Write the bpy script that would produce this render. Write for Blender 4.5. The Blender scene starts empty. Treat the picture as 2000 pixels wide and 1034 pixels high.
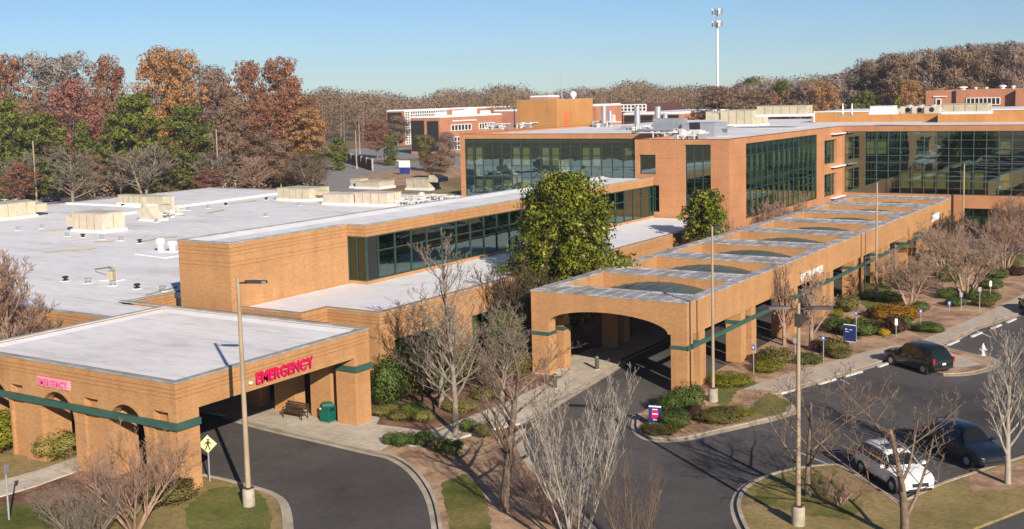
import bpy, bmesh, math, random
import numpy as np
from mathutils import Vector, Matrix
R=math.radians
for _b in (bpy.data.objects,bpy.data.meshes): 
    for _o in list(_b): _b.remove(_o)
scene=bpy.context.scene
COL=scene.collection
random.seed(7)
# ------------------------------------------------------------------ objects
def wloc(o):
    v=Vector((0,0,0))
    while o is not None: v=v+o.location; o=o.parent
    return v
def link(o,parent=None):
    COL.objects.link(o)
    if parent is not None: o.parent=parent
    return o
def tag(o,label,cat,group=None):
    o['label']=label; o['category']=cat
    if group: o['group']=group
    return o
def struct(o,kind='structure'):
    o['kind']=kind; return o
def thing(name,label,cat,loc=(0,0,0),group=None,rz=0):
    o=bpy.data.objects.new(name,None); o.empty_display_size=.3
    o.location=loc; o.rotation_euler=(0,0,rz); link(o); return tag(o,label,cat,group)
def copy_tree(o,parent=None):
    c=o.copy(); COL.objects.link(c)
    if parent is not None: c.parent=parent
    for ch in list(o.children): copy_tree(ch,c)
    return c
class MB:
    def __init__(s): s.v=[]; s.f=[]; s.m=[]; s.mi=0
    def add(s,vs,fs):
        n=len(s.v); s.v+= [tuple(p) for p in vs]; s.f+=[tuple(i+n for i in f) for f in fs]; s.m+=[s.mi]*len(fs)
    def box(s,x0,x1,y0,y1,z0,z1):
        s.add([(x0,y0,z0),(x1,y0,z0),(x1,y1,z0),(x0,y1,z0),(x0,y0,z1),(x1,y0,z1),(x1,y1,z1),(x0,y1,z1)],
              [(3,2,1,0),(4,5,6,7),(0,1,5,4),(1,2,6,5),(2,3,7,6),(3,0,4,7)])
    def quad(s,a,b,c,d): s.add([a,b,c,d],[(0,1,2,3)])
    def prism(s,poly,z0,z1,cap=True):
        n=len(poly); s.add([(x,y,z0) for x,y in poly]+[(x,y,z1) for x,y in poly],
            ([tuple(range(n-1,-1,-1)),tuple(range(n,2*n))] if cap else [])+[(i,(i+1)%n,n+(i+1)%n,n+i) for i in range(n)])
    def slab(s,ax,c,t,poly):          # polygon in a wall plane (u,z) given thickness t going inwards
        n=len(poly)
        f=(lambda u,z,d:(c-d,u,z)) if ax=='X' else (lambda u,z,d:(u,c+d,z))
        s.add([f(u,z,0) for u,z in poly]+[f(u,z,t) for u,z in poly],
            [tuple(range(n)),tuple(range(2*n-1,n-1,-1))]+[(i,n+i,n+(i+1)%n,(i+1)%n) for i in range(n)])
    def wall(s,ax,c,t,u0,u1,z0,z1,holes=()):
        f=(lambda u,z,d:(c-d,u,z)) if ax=='X' else (lambda u,z,d:(u,c+d,z))
        us=sorted({u0,u1}|{min(max(h[i],u0),u1) for h in holes for i in(0,1)}); zs=sorted({z0,z1}|{min(max(h[i],z0),z1) for h in holes for i in(2,3)})
        inh=lambda u,z:any(h[0]<u<h[1] and h[2]<z<h[3] for h in holes) or u<u0 or u>u1 or z<z0 or z>z1
        for a,b in zip(us,us[1:]):
            for p,q in zip(zs,zs[1:]):
                um,zm=(a+b)/2,(p+q)/2
                if inh(um,zm): continue
                s.quad(f(a,p,0),f(b,p,0),f(b,q,0),f(a,q,0)); s.quad(f(a,p,t),f(a,q,t),f(b,q,t),f(b,p,t))
                if inh(a-.001,zm): s.quad(f(a,p,0),f(a,q,0),f(a,q,t),f(a,p,t))
                if inh(b+.001,zm): s.quad(f(b,p,0),f(b,p,t),f(b,q,t),f(b,q,0))
                if inh(um,p-.001): s.quad(f(a,p,0),f(a,p,t),f(b,p,t),f(b,p,0))
                if inh(um,q+.001): s.quad(f(a,q,0),f(b,q,0),f(b,q,t),f(a,q,t))
    def tube(s,p0,p1,r0,r1=None,n=8,cap=True):
        r1=r0 if r1 is None else r1; p0=Vector(p0); p1=Vector(p1); d=(p1-p0).normalized()
        a=d.cross(Vector((0,0,1)) if abs(d.z)<.95 else Vector((1,0,0))).normalized(); b=d.cross(a)
        vs=[p+(a*math.cos(2*math.pi*i/n)+b*math.sin(2*math.pi*i/n))*r for p,r in((p0,r0),(p1,r1)) for i in range(n)]
        s.add(vs,[(i,(i+1)%n,n+(i+1)%n,n+i) for i in range(n)]+([tuple(range(n-1,-1,-1)),tuple(range(n,2*n))] if cap else []))
    def path(s,pts,r,n=8):
        for a,b in zip(pts,pts[1:]): s.tube(a,b,r,r,n)
    def lathe(s,prof,c=(0,0,0),n=12):
        k=len(prof); vs=[(c[0]+r*math.cos(2*math.pi*i/n),c[1]+r*math.sin(2*math.pi*i/n),c[2]+z) for r,z in prof for i in range(n)]
        s.add(vs,[(j*n+i,j*n+(i+1)%n,(j+1)*n+(i+1)%n,(j+1)*n+i) for j in range(k-1) for i in range(n)]+[tuple(range(n-1,-1,-1)),tuple(range((k-1)*n,k*n))])
    def build(s,name,mats,parent=None,smooth=None,bevel=None):
        off=wloc(parent) if parent is not None else Vector((0,0,0))
        me=bpy.data.meshes.new(name); me.from_pydata([(x-off.x,y-off.y,z-off.z) for x,y,z in s.v],[],s.f)
        for m in (mats if isinstance(mats,(list,tuple)) else [mats]): me.materials.append(m)
        if len(set(s.m))>1: me.polygons.foreach_set('material_index',s.m)
        if smooth:
            me.polygons.foreach_set('use_smooth',[True]*len(me.polygons)); me.set_sharp_from_angle(angle=R(smooth))
        me.update(); o=bpy.data.objects.new(name,me); link(o,parent)
        if bevel:
            b=o.modifiers.new('bevel','BEVEL'); b.width=bevel; b.segments=2; b.limit_method='ANGLE'
        return o
def fast_mesh(name,V,F,mats,fm=None,VN=None):
    V=np.asarray(V,np.float32); F=np.asarray(F,np.int32); k=F.shape[1]
    me=bpy.data.meshes.new(name); me.vertices.add(len(V)); me.vertices.foreach_set('co',V.ravel())
    me.loops.add(F.size); me.loops.foreach_set('vertex_index',F.ravel()); me.polygons.add(len(F))
    me.polygons.foreach_set('loop_start',np.arange(0,F.size,k,dtype=np.int32))
    for m in mats: me.materials.append(m)
    if fm is not None: me.polygons.foreach_set('material_index',np.asarray(fm,np.int32))
    me.update(calc_edges=True)
    if VN is not None:
        me.polygons.foreach_set('use_smooth',np.ones(len(F),bool)); me.normals_split_custom_set_from_vertices(VN.astype(np.float32).tolist())
    return me
# ------------------------------------------------------------------ materials
def new_mat(name):
    m=bpy.data.materials.new(name); m.use_nodes=True; nt=m.node_tree; nt.nodes.clear()
    o=nt.nodes.new('ShaderNodeOutputMaterial'); return m,nt,nt.nodes,nt.links,o
def ramp(N,cols,pos=None):
    r=N.new('ShaderNodeValToRGB'); e=r.color_ramp.elements
    pos=pos or [i/(len(cols)-1) for i in range(len(cols))]
    while len(e)<len(cols): e.new(.5)
    for i,c in enumerate(cols): e[i].position=pos[i]; e[i].color=(*c,1)
    return r
def pmat(name,col,rough=.6,metal=0,spec=.4,coat=0):
    m,nt,N,L,o=new_mat(name); b=N.new('ShaderNodeBsdfPrincipled'); L.new(b.outputs[0],o.inputs[0])
    b.inputs['Roughness'].default_value=rough; b.inputs['Metallic'].default_value=metal; b.inputs['Specular IOR Level'].default_value=spec
    if coat: b.inputs['Coat Weight'].default_value=coat
    t=N.new('ShaderNodeTexNoise'); t.inputs['Scale'].default_value=1.3; t.inputs['Detail'].default_value=5
    g=N.new('ShaderNodeNewGeometry'); L.new(g.outputs['Position'],t.inputs['Vector'])
    r=ramp(N,[tuple(c*.86 for c in col),col,tuple(min(1,c*1.1) for c in col)],[.3,.5,.72]); L.new(t.outputs[0],r.inputs[0]); L.new(r.outputs[0],b.inputs['Base Color'])
    return m
def nmat(name,cols,scale=.5,pos=None,rough=.85,detail=6,bump=0,scale2=None,amt2=.3,spec=.25,stretch=None,col2=None,pos2=(.35,.7)):
    m,nt,N,L,o=new_mat(name); b=N.new('ShaderNodeBsdfPrincipled'); L.new(b.outputs[0],o.inputs[0])
    b.inputs['Roughness'].default_value=rough; b.inputs['Specular IOR Level'].default_value=spec
    g=N.new('ShaderNodeNewGeometry'); vec=g.outputs['Position']
    if stretch:
        mp=N.new('ShaderNodeMapping'); mp.inputs['Scale'].default_value=stretch; mp.inputs['Rotation'].default_value=(0,0,.05); L.new(vec,mp.inputs[0]); vec=mp.outputs[0]
    t=N.new('ShaderNodeTexNoise'); t.inputs['Scale'].default_value=scale; t.inputs['Detail'].default_value=detail; t.inputs['Roughness'].default_value=.62
    L.new(vec,t.inputs['Vector'])
    r=ramp(N,cols,pos or [.3+.4*i/(len(cols)-1) for i in range(len(cols))]); L.new(t.outputs[0],r.inputs[0]); c=r.outputs[0]
    if scale2:
        t2=N.new('ShaderNodeTexNoise'); t2.inputs['Scale'].default_value=scale2; t2.inputs['Detail'].default_value=8; L.new(vec if stretch else g.outputs['Position'],t2.inputs['Vector'])
        r2=ramp(N,[(1,1,1),col2 or (1-amt2,)*3],list(pos2)); L.new(t2.outputs[0],r2.inputs[0])
        mx=N.new('ShaderNodeMix'); mx.data_type='RGBA'; mx.blend_type='MULTIPLY'; mx.inputs[0].default_value=1
        L.new(c,mx.inputs[6]); L.new(r2.outputs[0],mx.inputs[7]); c=mx.outputs[2]
    L.new(c,b.inputs['Base Color'])
    if bump:
        bp=N.new('ShaderNodeBump'); bp.inputs['Strength'].default_value=bump; bp.inputs['Distance'].default_value=.05; L.new(t.outputs[0],bp.inputs['Height']); L.new(bp.outputs[0],b.inputs['Normal'])
    return m
def add_layer(m,build,amount):
    nt=m.node_tree; N=nt.nodes; L=nt.links; b=next(n for n in N if n.type=='BSDF_PRINCIPLED'); src=b.inputs['Base Color'].links[0].from_socket
    fac,col=build(N,L); mx=N.new('ShaderNodeMix'); mx.data_type='RGBA'; mx.blend_type='MULTIPLY'; L.new(fac,mx.inputs[0]); L.new(src,mx.inputs[6]); mx.inputs[7].default_value=(*col,1); L.new(mx.outputs[2],b.inputs['Base Color'])
def seams(N,L,w=3.2,h=42,ms=.035,col=(.74,.73,.74)):
    g=N.new('ShaderNodeNewGeometry'); t=N.new('ShaderNodeTexBrick'); L.new(g.outputs['Position'],t.inputs['Vector']); t.inputs['Scale'].default_value=1; t.inputs['Brick Width'].default_value=h; t.inputs['Row Height'].default_value=w; t.inputs['Mortar Size'].default_value=ms; t.inputs['Mortar Smooth'].default_value=.4; return t.outputs['Fac'],col
def stains(N,L,scale=.09,lo=.57,hi=.70,col=(.72,.70,.69),st=(1,1,1)):
    g=N.new('ShaderNodeNewGeometry'); mp=N.new('ShaderNodeMapping'); mp.inputs['Scale'].default_value=st; L.new(g.outputs['Position'],mp.inputs[0]); t=N.new('ShaderNodeTexNoise'); t.inputs['Scale'].default_value=scale; t.inputs['Detail'].default_value=9; t.inputs['Roughness'].default_value=.6; L.new(mp.outputs[0],t.inputs['Vector']); r=ramp(N,[(0,0,0),(1,1,1)],[lo,hi]); L.new(t.outputs[0],r.inputs[0]); return r.outputs[0],col
def cracks(N,L,scale=.10,w=.008,col=(1.22,1.2,1.18)):
    g=N.new('ShaderNodeNewGeometry'); t=N.new('ShaderNodeTexNoise'); t.inputs['Scale'].default_value=.35; t.inputs['Detail'].default_value=6; L.new(g.outputs['Position'],t.inputs['Vector']); ad=N.new('ShaderNodeMix'); ad.data_type='RGBA'; ad.blend_type='LINEAR_LIGHT'; ad.inputs[0].default_value=.0; 
    vm=N.new('ShaderNodeVectorMath'); vm.operation='MULTIPLY_ADD'; L.new(t.outputs['Color'],vm.inputs[0]); vm.inputs[1].default_value=(3,3,0); L.new(g.outputs['Position'],vm.inputs[2]); v=N.new('ShaderNodeTexVoronoi'); v.feature='DISTANCE_TO_EDGE'; v.inputs['Scale'].default_value=scale; L.new(vm.outputs[0],v.inputs['Vector']); r=ramp(N,[(1,1,1),(0,0,0)],[0,w]); L.new(v.outputs['Distance'],r.inputs[0]); return r.outputs[0],col
def brick(name,c1,c2,mortar,bands=(),dirt=.12):
    m,nt,N,L,o=new_mat(name); b=N.new('ShaderNodeBsdfPrincipled'); L.new(b.outputs[0],o.inputs[0]); b.inputs['Roughness'].default_value=.85; b.inputs['Specular IOR Level'].default_value=.2
    g=N.new('ShaderNodeNewGeometry'); sx=N.new('ShaderNodeSeparateXYZ'); L.new(g.outputs['Position'],sx.inputs[0])
    ad=N.new('ShaderNodeMath'); L.new(sx.outputs[0],ad.inputs[0]); L.new(sx.outputs[1],ad.inputs[1])
    cb=N.new('ShaderNodeCombineXYZ'); L.new(ad.outputs[0],cb.inputs[0]); L.new(sx.outputs[2],cb.inputs[1])
    bt=N.new('ShaderNodeTexBrick'); L.new(cb.outputs[0],bt.inputs['Vector'])
    bt.inputs['Color1'].default_value=(*c1,1); bt.inputs['Color2'].default_value=(*c2,1); bt.inputs['Mortar'].default_value=(*mortar,1)
    bt.inputs['Scale'].default_value=1; bt.inputs['Brick Width'].default_value=.21; bt.inputs['Row Height'].default_value=.075; bt.inputs['Mortar Size'].default_value=.006; bt.inputs['Mortar Smooth'].default_value=.3
    t=N.new('ShaderNodeTexNoise'); t.inputs['Scale'].default_value=.35; t.inputs['Detail'].default_value=7; L.new(g.outputs['Position'],t.inputs['Vector'])
    r=ramp(N,[(1,1,1),(1-dirt,1-dirt*1.1,1-dirt*1.2)],[.38,.68]); L.new(t.outputs[0],r.inputs[0])
    mx=N.new('ShaderNodeMix'); mx.data_type='RGBA'; mx.blend_type='MULTIPLY'; mx.inputs[0].default_value=1; L.new(bt.outputs['Color'],mx.inputs[6]); L.new(r.outputs[0],mx.inputs[7]); c=mx.outputs[2]
    tv=N.new('ShaderNodeTexNoise'); tv.inputs['Scale'].default_value=1; tv.inputs['Detail'].default_value=5; mp=N.new('ShaderNodeMapping'); mp.inputs['Scale'].default_value=(1.5,1.5,.10); L.new(g.outputs['Position'],mp.inputs[0]); L.new(mp.outputs[0],tv.inputs['Vector'])
    rv=ramp(N,[(1.05,1.05,1.05),(1,1,1),(.86,.84,.82)],[.3,.52,.78]); L.new(tv.outputs[0],rv.inputs[0]); mv=N.new('ShaderNodeMix'); mv.data_type='RGBA'; mv.blend_type='MULTIPLY'; mv.inputs[0].default_value=1; L.new(c,mv.inputs[6]); L.new(rv.outputs[0],mv.inputs[7]); c=mv.outputs[2]
    tf=N.new('ShaderNodeTexNoise'); tf.inputs['Scale'].default_value=1; tf.inputs['Detail'].default_value=2; mp2=N.new('ShaderNodeMapping'); mp2.inputs['Scale'].default_value=(.25,.25,5.5); L.new(g.outputs['Position'],mp2.inputs[0]); L.new(mp2.outputs[0],tf.inputs['Vector'])
    rf=ramp(N,[(1.025,1.02,1.015),(.965,.958,.95)],[.35,.65]); L.new(tf.outputs[0],rf.inputs[0]); mf=N.new('ShaderNodeMix'); mf.data_type='RGBA'; mf.blend_type='MULTIPLY'; mf.inputs[0].default_value=1; L.new(c,mf.inputs[6]); L.new(rf.outputs[0],mf.inputs[7]); c=mf.outputs[2]
    for z0,z1,k in bands:
        a=N.new('ShaderNodeMath'); a.operation='COMPARE'; L.new(sx.outputs[2],a.inputs[0]); a.inputs[1].default_value=(z0+z1)/2; a.inputs[2].default_value=(z1-z0)/2
        m2=N.new('ShaderNodeMix'); m2.data_type='RGBA'; m2.blend_type='MULTIPLY'; L.new(a.outputs[0],m2.inputs[0]); L.new(c,m2.inputs[6]); m2.inputs[7].default_value=(k,k*.92,k*.86,1); c=m2.outputs[2]
    L.new(c,b.inputs['Base Color']); return m
def leafmat(name,cols,trans=.25,clump=.25,rough=.6):
    m,nt,N,L,o=new_mat(name); g=N.new('ShaderNodeNewGeometry')
    t=N.new('ShaderNodeTexNoise'); t.inputs['Scale'].default_value=clump; t.inputs['Detail'].default_value=3; L.new(g.outputs['Position'],t.inputs['Vector'])
    a=N.new('ShaderNodeMath'); a.operation='MULTIPLY_ADD'; a.inputs[1].default_value=.34; L.new(g.outputs['Random Per Island'],a.inputs[0])
    s=N.new('ShaderNodeMath'); s.operation='MULTIPLY_ADD'; s.inputs[1].default_value=1.5; s.inputs[2].default_value=-.42; L.new(t.outputs[0],s.inputs[0]); L.new(s.outputs[0],a.inputs[2])
    r=ramp(N,cols); L.new(a.outputs[0],r.inputs[0])
    d=N.new('ShaderNodeBsdfPrincipled'); d.inputs['Roughness'].default_value=rough; d.inputs['Specular IOR Level'].default_value=.25; L.new(r.outputs[0],d.inputs['Base Color'])
    tr=N.new('ShaderNodeBsdfTranslucent'); L.new(r.outputs[0],tr.inputs[0]); mx=N.new('ShaderNodeMixShader'); mx.inputs[0].default_value=trans
    L.new(d.outputs[0],mx.inputs[1]); L.new(tr.outputs[0],mx.inputs[2]); L.new(mx.outputs[0],o.inputs[0]); return m
def glassmat(name,tint,refl=.28,wave=.0):
    m,nt,N,L,o=new_mat(name); t=N.new('ShaderNodeBsdfTransparent'); t.inputs[0].default_value=(*tint,1)
    gl=N.new('ShaderNodeBsdfGlossy'); gl.inputs['Roughness'].default_value=.015; gl.inputs[0].default_value=(.62,.85,.82,1)
    lw=N.new('ShaderNodeLayerWeight'); lw.inputs[0].default_value=.5; fr=N.new('ShaderNodeMath'); fr.operation='POWER'; fr.inputs[1].default_value=4; L.new(lw.outputs['Facing'],fr.inputs[0])
    a=N.new('ShaderNodeMath'); a.operation='MULTIPLY_ADD'; a.inputs[1].default_value=.7; a.inputs[2].default_value=refl; a.use_clamp=True; L.new(fr.outputs[0],a.inputs[0])
    if wave:
        g=N.new('ShaderNodeNewGeometry'); nz=N.new('ShaderNodeTexNoise'); nz.inputs['Scale'].default_value=.55; nz.inputs['Detail'].default_value=1; L.new(g.outputs['Position'],nz.inputs['Vector'])
        bp=N.new('ShaderNodeBump'); bp.inputs['Strength'].default_value=wave; bp.inputs['Distance'].default_value=.03; L.new(nz.outputs[0],bp.inputs['Height']); L.new(bp.outputs[0],gl.inputs['Normal'])
    mx=N.new('ShaderNodeMixShader'); L.new(a.outputs[0],mx.inputs[0]); L.new(t.outputs[0],mx.inputs[1]); L.new(gl.outputs[0],mx.inputs[2]); L.new(mx.outputs[0],o.inputs[0]); return m
B1,B2,MO=(.475,.25,.108),(.395,.195,.080),(.43,.29,.16)
def bnd(top,n=3,step=.24): return [(top-.3-i*step-.05,top-.3-i*step,.72) for i in range(n)]
m_brick=brick('tan_brick',B1,B2,MO)
m_brick_er=brick('tan_brick_courses_low',B1,B2,MO,bnd(5.6,3,.21)+[(2.6,2.64,.9)])
m_brick_up=brick('tan_brick_courses_upper',B1,B2,MO,bnd(9.86,3,.24)+[(8.55,8.6,.75),(8.3,8.35,.75)])
m_brick_main=brick('orange_brick',(.50,.232,.112),(.43,.19,.086),(.42,.24,.13),[(11.9,11.95,.8),(10.1,10.15,.8),(8.4,8.45,.8),(6.7,6.75,.8)])
m_brick_pent=brick('penthouse_brick',(.52,.255,.09),(.46,.215,.07),(.46,.25,.11))
m_brick_red=brick('red_brick',(.50,.215,.125),(.43,.175,.10),(.44,.24,.16))
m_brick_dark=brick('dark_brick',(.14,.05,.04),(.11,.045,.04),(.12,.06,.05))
m_roof=nmat('white_membrane_roof',[(.56,.54,.535),(.73,.705,.70),(.81,.785,.785),(.86,.84,.835)],.16,[.26,.40,.54,.75],.75,8,scale2=1.1,amt2=.17,stretch=(.5,1.6,1),pos2=(.45,.75))
m_roof_clean=nmat('clean_white_roof',[(.70,.69,.71),(.82,.81,.83)],.3,None,.7,6,scale2=.9,amt2=.12,pos2=(.5,.8))
m_coping=nmat('grey_metal_coping',[(.22,.23,.22),(.32,.33,.32),(.45,.45,.45)],1.2,None,.5,4,spec=.4)
m_coping_st=nmat('weathered_metal_coping',[(.24,.235,.24),(.36,.35,.355),(.50,.48,.485),(.66,.63,.64)],.9,[.34,.48,.60,.74],.55,8,scale2=2.6,amt2=.25,spec=.4)
m_green=nmat('green_painted_steel',[(.030,.085,.07),(.042,.11,.09)],.8,None,.45,4,spec=.4)
m_vault=nmat('green_vault_roof',[(.045,.07,.064),(.065,.095,.086),(.10,.125,.115)],.5,None,.45,5,spec=.45)
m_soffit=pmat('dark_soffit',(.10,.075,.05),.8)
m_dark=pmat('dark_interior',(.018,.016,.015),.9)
m_slabfloor=pmat('interior_floor',(.12,.12,.10),.8)
m_glass=glassmat('green_tinted_glass',(.47,.56,.50),.34,.22)
m_glass_d=glassmat('dark_tinted_glass',(.40,.56,.52),.24,.3)
m_mull=pmat('green_grey_mullion',(.035,.075,.065),.4,.3)
m_mull_l=pmat('pale_mullion',(.09,.13,.12),.4,.3)
m_blind=nmat('olive_blind',[(.50,.38,.12),(.60,.46,.16),(.66,.52,.22)],.5,None,.8,3)
m_blind2=nmat('beige_blind',[(.55,.48,.30),(.66,.58,.38)],.5,None,.8,3)
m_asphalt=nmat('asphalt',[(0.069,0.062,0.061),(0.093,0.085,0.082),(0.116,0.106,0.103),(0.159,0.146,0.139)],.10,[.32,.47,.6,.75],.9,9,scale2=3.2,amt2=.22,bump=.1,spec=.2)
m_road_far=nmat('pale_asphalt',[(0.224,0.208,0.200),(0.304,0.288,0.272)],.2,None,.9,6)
add_layer(m_roof,lambda N,L:seams(N,L),1); add_layer(m_roof,lambda N,L:stains(N,L,.10,.57,.68,(.86,.85,.845),(1,2.6,1)),1); add_layer(m_roof,lambda N,L:stains(N,L,.35,.64,.72,(.70,.68,.66),(.6,2.2,1)),1); add_layer(m_roof_clean,lambda N,L:stains(N,L,.4,.62,.72,(.78,.76,.75)),1)
add_layer(m_asphalt,lambda N,L:cracks(N,L),1); add_layer(m_asphalt,lambda N,L:stains(N,L,.12,.56,.64,(.72,.71,.71)),1); add_layer(m_asphalt,lambda N,L:stains(N,L,.9,.68,.74,(.6,.58,.57)),1); add_layer(m_asphalt,lambda N,L:stains(N,L,.07,.54,.62,(1.28,1.25,1.22),(1,.4,1)),1)
m_conc=nmat('concrete_walk',[(.44,.385,.30),(.56,.50,.40),(.64,.58,.48)],.35,None,.9,8,scale2=2.5,amt2=.2,spec=.2)
add_layer(m_conc,lambda N,L:seams(N,L,1.5,1.5,.03,(.72,.70,.68)),1)
m_kerb=nmat('kerb_concrete',[(.30,.25,.19),(.42,.36,.285),(.54,.47,.39)],.8,None,.9,7,spec=.2)
m_walk_red=nmat('warm_concrete_walk',[(.46,.37,.29),(.57,.48,.39)],.5,None,.9,8,scale2=2.5,amt2=.2)
m_mulch=nmat('mulch',[(0.103,0.055,0.036),(0.206,0.108,0.068),(0.304,0.173,0.118),(0.372,0.228,0.158)],.55,[.3,.45,.58,.74],.95,10,scale2=4,amt2=.4)
m_pine=nmat('pine_straw',[(0.207,0.116,0.065),(0.380,0.231,0.140),(0.553,0.367,0.233),(0.622,0.444,0.297)],.45,[.3,.45,.58,.74],.95,10,scale2=4,amt2=.35)
m_grass=nmat('winter_grass',[(0.072,0.098,0.016),(0.130,0.137,0.026),(0.247,0.195,0.065),(0.351,0.260,0.111)],.22,[.32,.44,.56,.7],.95,10,scale2=5,amt2=.4)
m_lawn=nmat('green_lawn',[(.10,.12,.028),(.165,.175,.042),(.24,.21,.07)],.4,None,.95,10,scale2=6,amt2=.4)
m_drygrass=nmat('dry_grass',[(0.169,0.150,0.039),(0.286,0.215,0.085),(0.364,0.267,0.117),(0.286,0.169,0.091)],.25,None,.95,10,scale2=5,amt2=.35)
m_ground=nmat('leaf_litter_ground',[(0.130,0.078,0.046),(0.221,0.130,0.072),(0.273,0.195,0.091),(0.156,0.156,0.046)],.07,None,.95,10,scale2=1.5,amt2=.3)
m_white=pmat('white_paint',(.78,.77,.75),.5)
m_conc_base=nmat('lamp_base_concrete',[(.26,.22,.16),(.38,.33,.25),(.45,.40,.32)],1.5,None,.9,6)
m_stop=nmat('worn_white_concrete',[(.42,.41,.39),(.60,.58,.56)],1.5,None,.8,5)
m_line=nmat('worn_white_line',[(.30,.29,.28),(.62,.60,.58)],2,None,.8,6)
m_pale=pmat('pale_roof_metal',(.58,.56,.53),.5)
m_tan=pmat('tan_unit_paint',(.50,.445,.32),.55)
m_tan2=pmat('beige_unit_paint',(.56,.48,.375),.55)
m_tan_d=pmat('tan_seam',(.27,.23,.14),.6)
m_galv=pmat('galvanised_metal',(.42,.43,.46),.4,.5)
m_black=pmat('black_rubber',(.02,.02,.02),.8)
m_pole=nmat('tan_pole_paint',[(.27,.20,.13),(.34,.26,.18),(.40,.31,.22)],.6,None,.6,5)
m_bronze=pmat('bronze_lamp',(.055,.045,.04),.45)
m_pink=pmat('magenta_sign_face',(.88,.008,.13),.35)
m_red_side=pmat('red_sign_return',(.42,.01,.03),.4)
m_palepink=pmat('pale_pink_panel',(.80,.30,.40),.5)
m_pinklet=pmat('pink_letter',(.62,.12,.24),.5)
m_bark=nmat('grey_bark',[(.13,.105,.08),(.22,.18,.14),(.29,.24,.19)],2,None,.9,5)
m_bark_l=nmat('pale_bark',[(0.220,0.185,0.150),(0.317,0.273,0.229),(0.387,0.339,0.286)],2,None,.9,5)
m_bark_b=nmat('brown_bark',[(.10,.07,.05),(.175,.125,.09),(.24,.175,.13)],2,None,.9,5)
m_bark_r=nmat('reddish_twigs',[(.20,.12,.085),(.30,.19,.14),(.38,.26,.20)],2,None,.9,5)
m_twig_t=nmat('tan_twigs',[(.23,.15,.105),(.33,.225,.16),(.42,.30,.22)],2,None,.9,5)
m_bark_dk=nmat('dark_bark',[(.07,.05,.035),(.12,.085,.06)],2,None,.9,5)
m_mag=leafmat('magnolia_leaves',[(.018,.036,.006),(.075,.10,.009),(.18,.19,.014),(.30,.27,.03)],.15,.8,.4)
m_evg=leafmat('evergreen_shrub_leaves',[(0.030,0.057,0.014),(0.081,0.121,0.022),(0.162,0.196,0.034)],.15,1.2)
m_lime=leafmat('lime_shrub_leaves',[(.11,.13,.012),(.23,.235,.02),(.34,.32,.04)],.25,1.2)
m_yel=leafmat('yellow_green_leaves',[(.16,.14,.03),(.30,.27,.07),(.40,.36,.12)],.25,1.2)
m_gold=leafmat('golden_shrub_leaves',[(0.228,0.108,0.010),(0.348,0.174,0.014),(0.432,0.228,0.024)],.2,1.2)
m_purple=leafmat('dark_red_leaves',[(.04,.018,.014),(.075,.032,.024),(.12,.055,.035)],.15,1.2)
m_olive=leafmat('olive_leaves',[(0.084,0.072,0.022),(0.156,0.138,0.036),(0.240,0.204,0.060)],.2,1)
m_pineg=leafmat('pine_needles',[(0.040,0.060,0.013),(0.098,0.122,0.021),(0.163,0.181,0.033),(0.225,0.225,0.050)],.15,.22)
m_pinel=leafmat('light_pine_needles',[(0.072,0.096,0.012),(0.156,0.180,0.024),(0.240,0.252,0.048)],.15,.22)
m_rust=leafmat('rust_leaves',[(.20,.085,.05),(.33,.145,.08),(.43,.22,.13)],.25,.2)
m_orange=leafmat('orange_brown_leaves',[(.28,.14,.06),(.44,.23,.09),(.52,.30,.14)],.25,.2)
m_rose=leafmat('rose_red_leaves',[(.24,.095,.075),(.36,.155,.115),(.44,.22,.16)],.25,.2)
m_brownl=leafmat('brown_leaves',[(.17,.105,.065),(.26,.16,.10),(.33,.22,.145)],.2,.2)
m_greyt=leafmat('grey_twig_mass',[(.19,.15,.125),(.27,.215,.18),(.33,.27,.23)],.1,.2,.9)
m_purt=leafmat('purple_brown_twig_mass',[(.16,.105,.085),(.25,.165,.135),(.32,.22,.18)],.1,.1,.9)
m_farmass=leafmat('far_wood_canopy',[(.15,.095,.055),(.21,.135,.08),(.25,.165,.10),(.27,.145,.075)],.1,.02,.9)
# ------------------------------------------------------------------ vegetation generators
def tubes_np(segs,n):
    P0=np.array([s[0] for s in segs]);P1=np.array([s[1] for s in segs]);r0=np.array([s[2] for s in segs]);r1=np.array([s[3] for s in segs])
    d=P1-P0; d/=np.maximum(np.linalg.norm(d,axis=1,keepdims=True),1e-6)
    ref=np.where(np.abs(d[:,2:3])<.9,np.array([[0,0,1.]]),np.array([[1.,0,0]])); a=np.cross(d,ref); a/=np.linalg.norm(a,axis=1,keepdims=True); b=np.cross(d,a)
    ang=2*np.pi*np.arange(n)/n; ring=a[:,None,:]*np.cos(ang)[None,:,None]+b[:,None,:]*np.sin(ang)[None,:,None]
    V=np.concatenate([P0[:,None,:]+ring*r0[:,None,None],P1[:,None,:]+ring*r1[:,None,None]],1)
    i=np.arange(n);f=np.stack([i,(i+1)%n,n+(i+1)%n,n+i],1)
    F=(np.arange(len(segs))*2*n)[:,None,None]+f[None]; return V.reshape(-1,3),F.reshape(-1,4)
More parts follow.
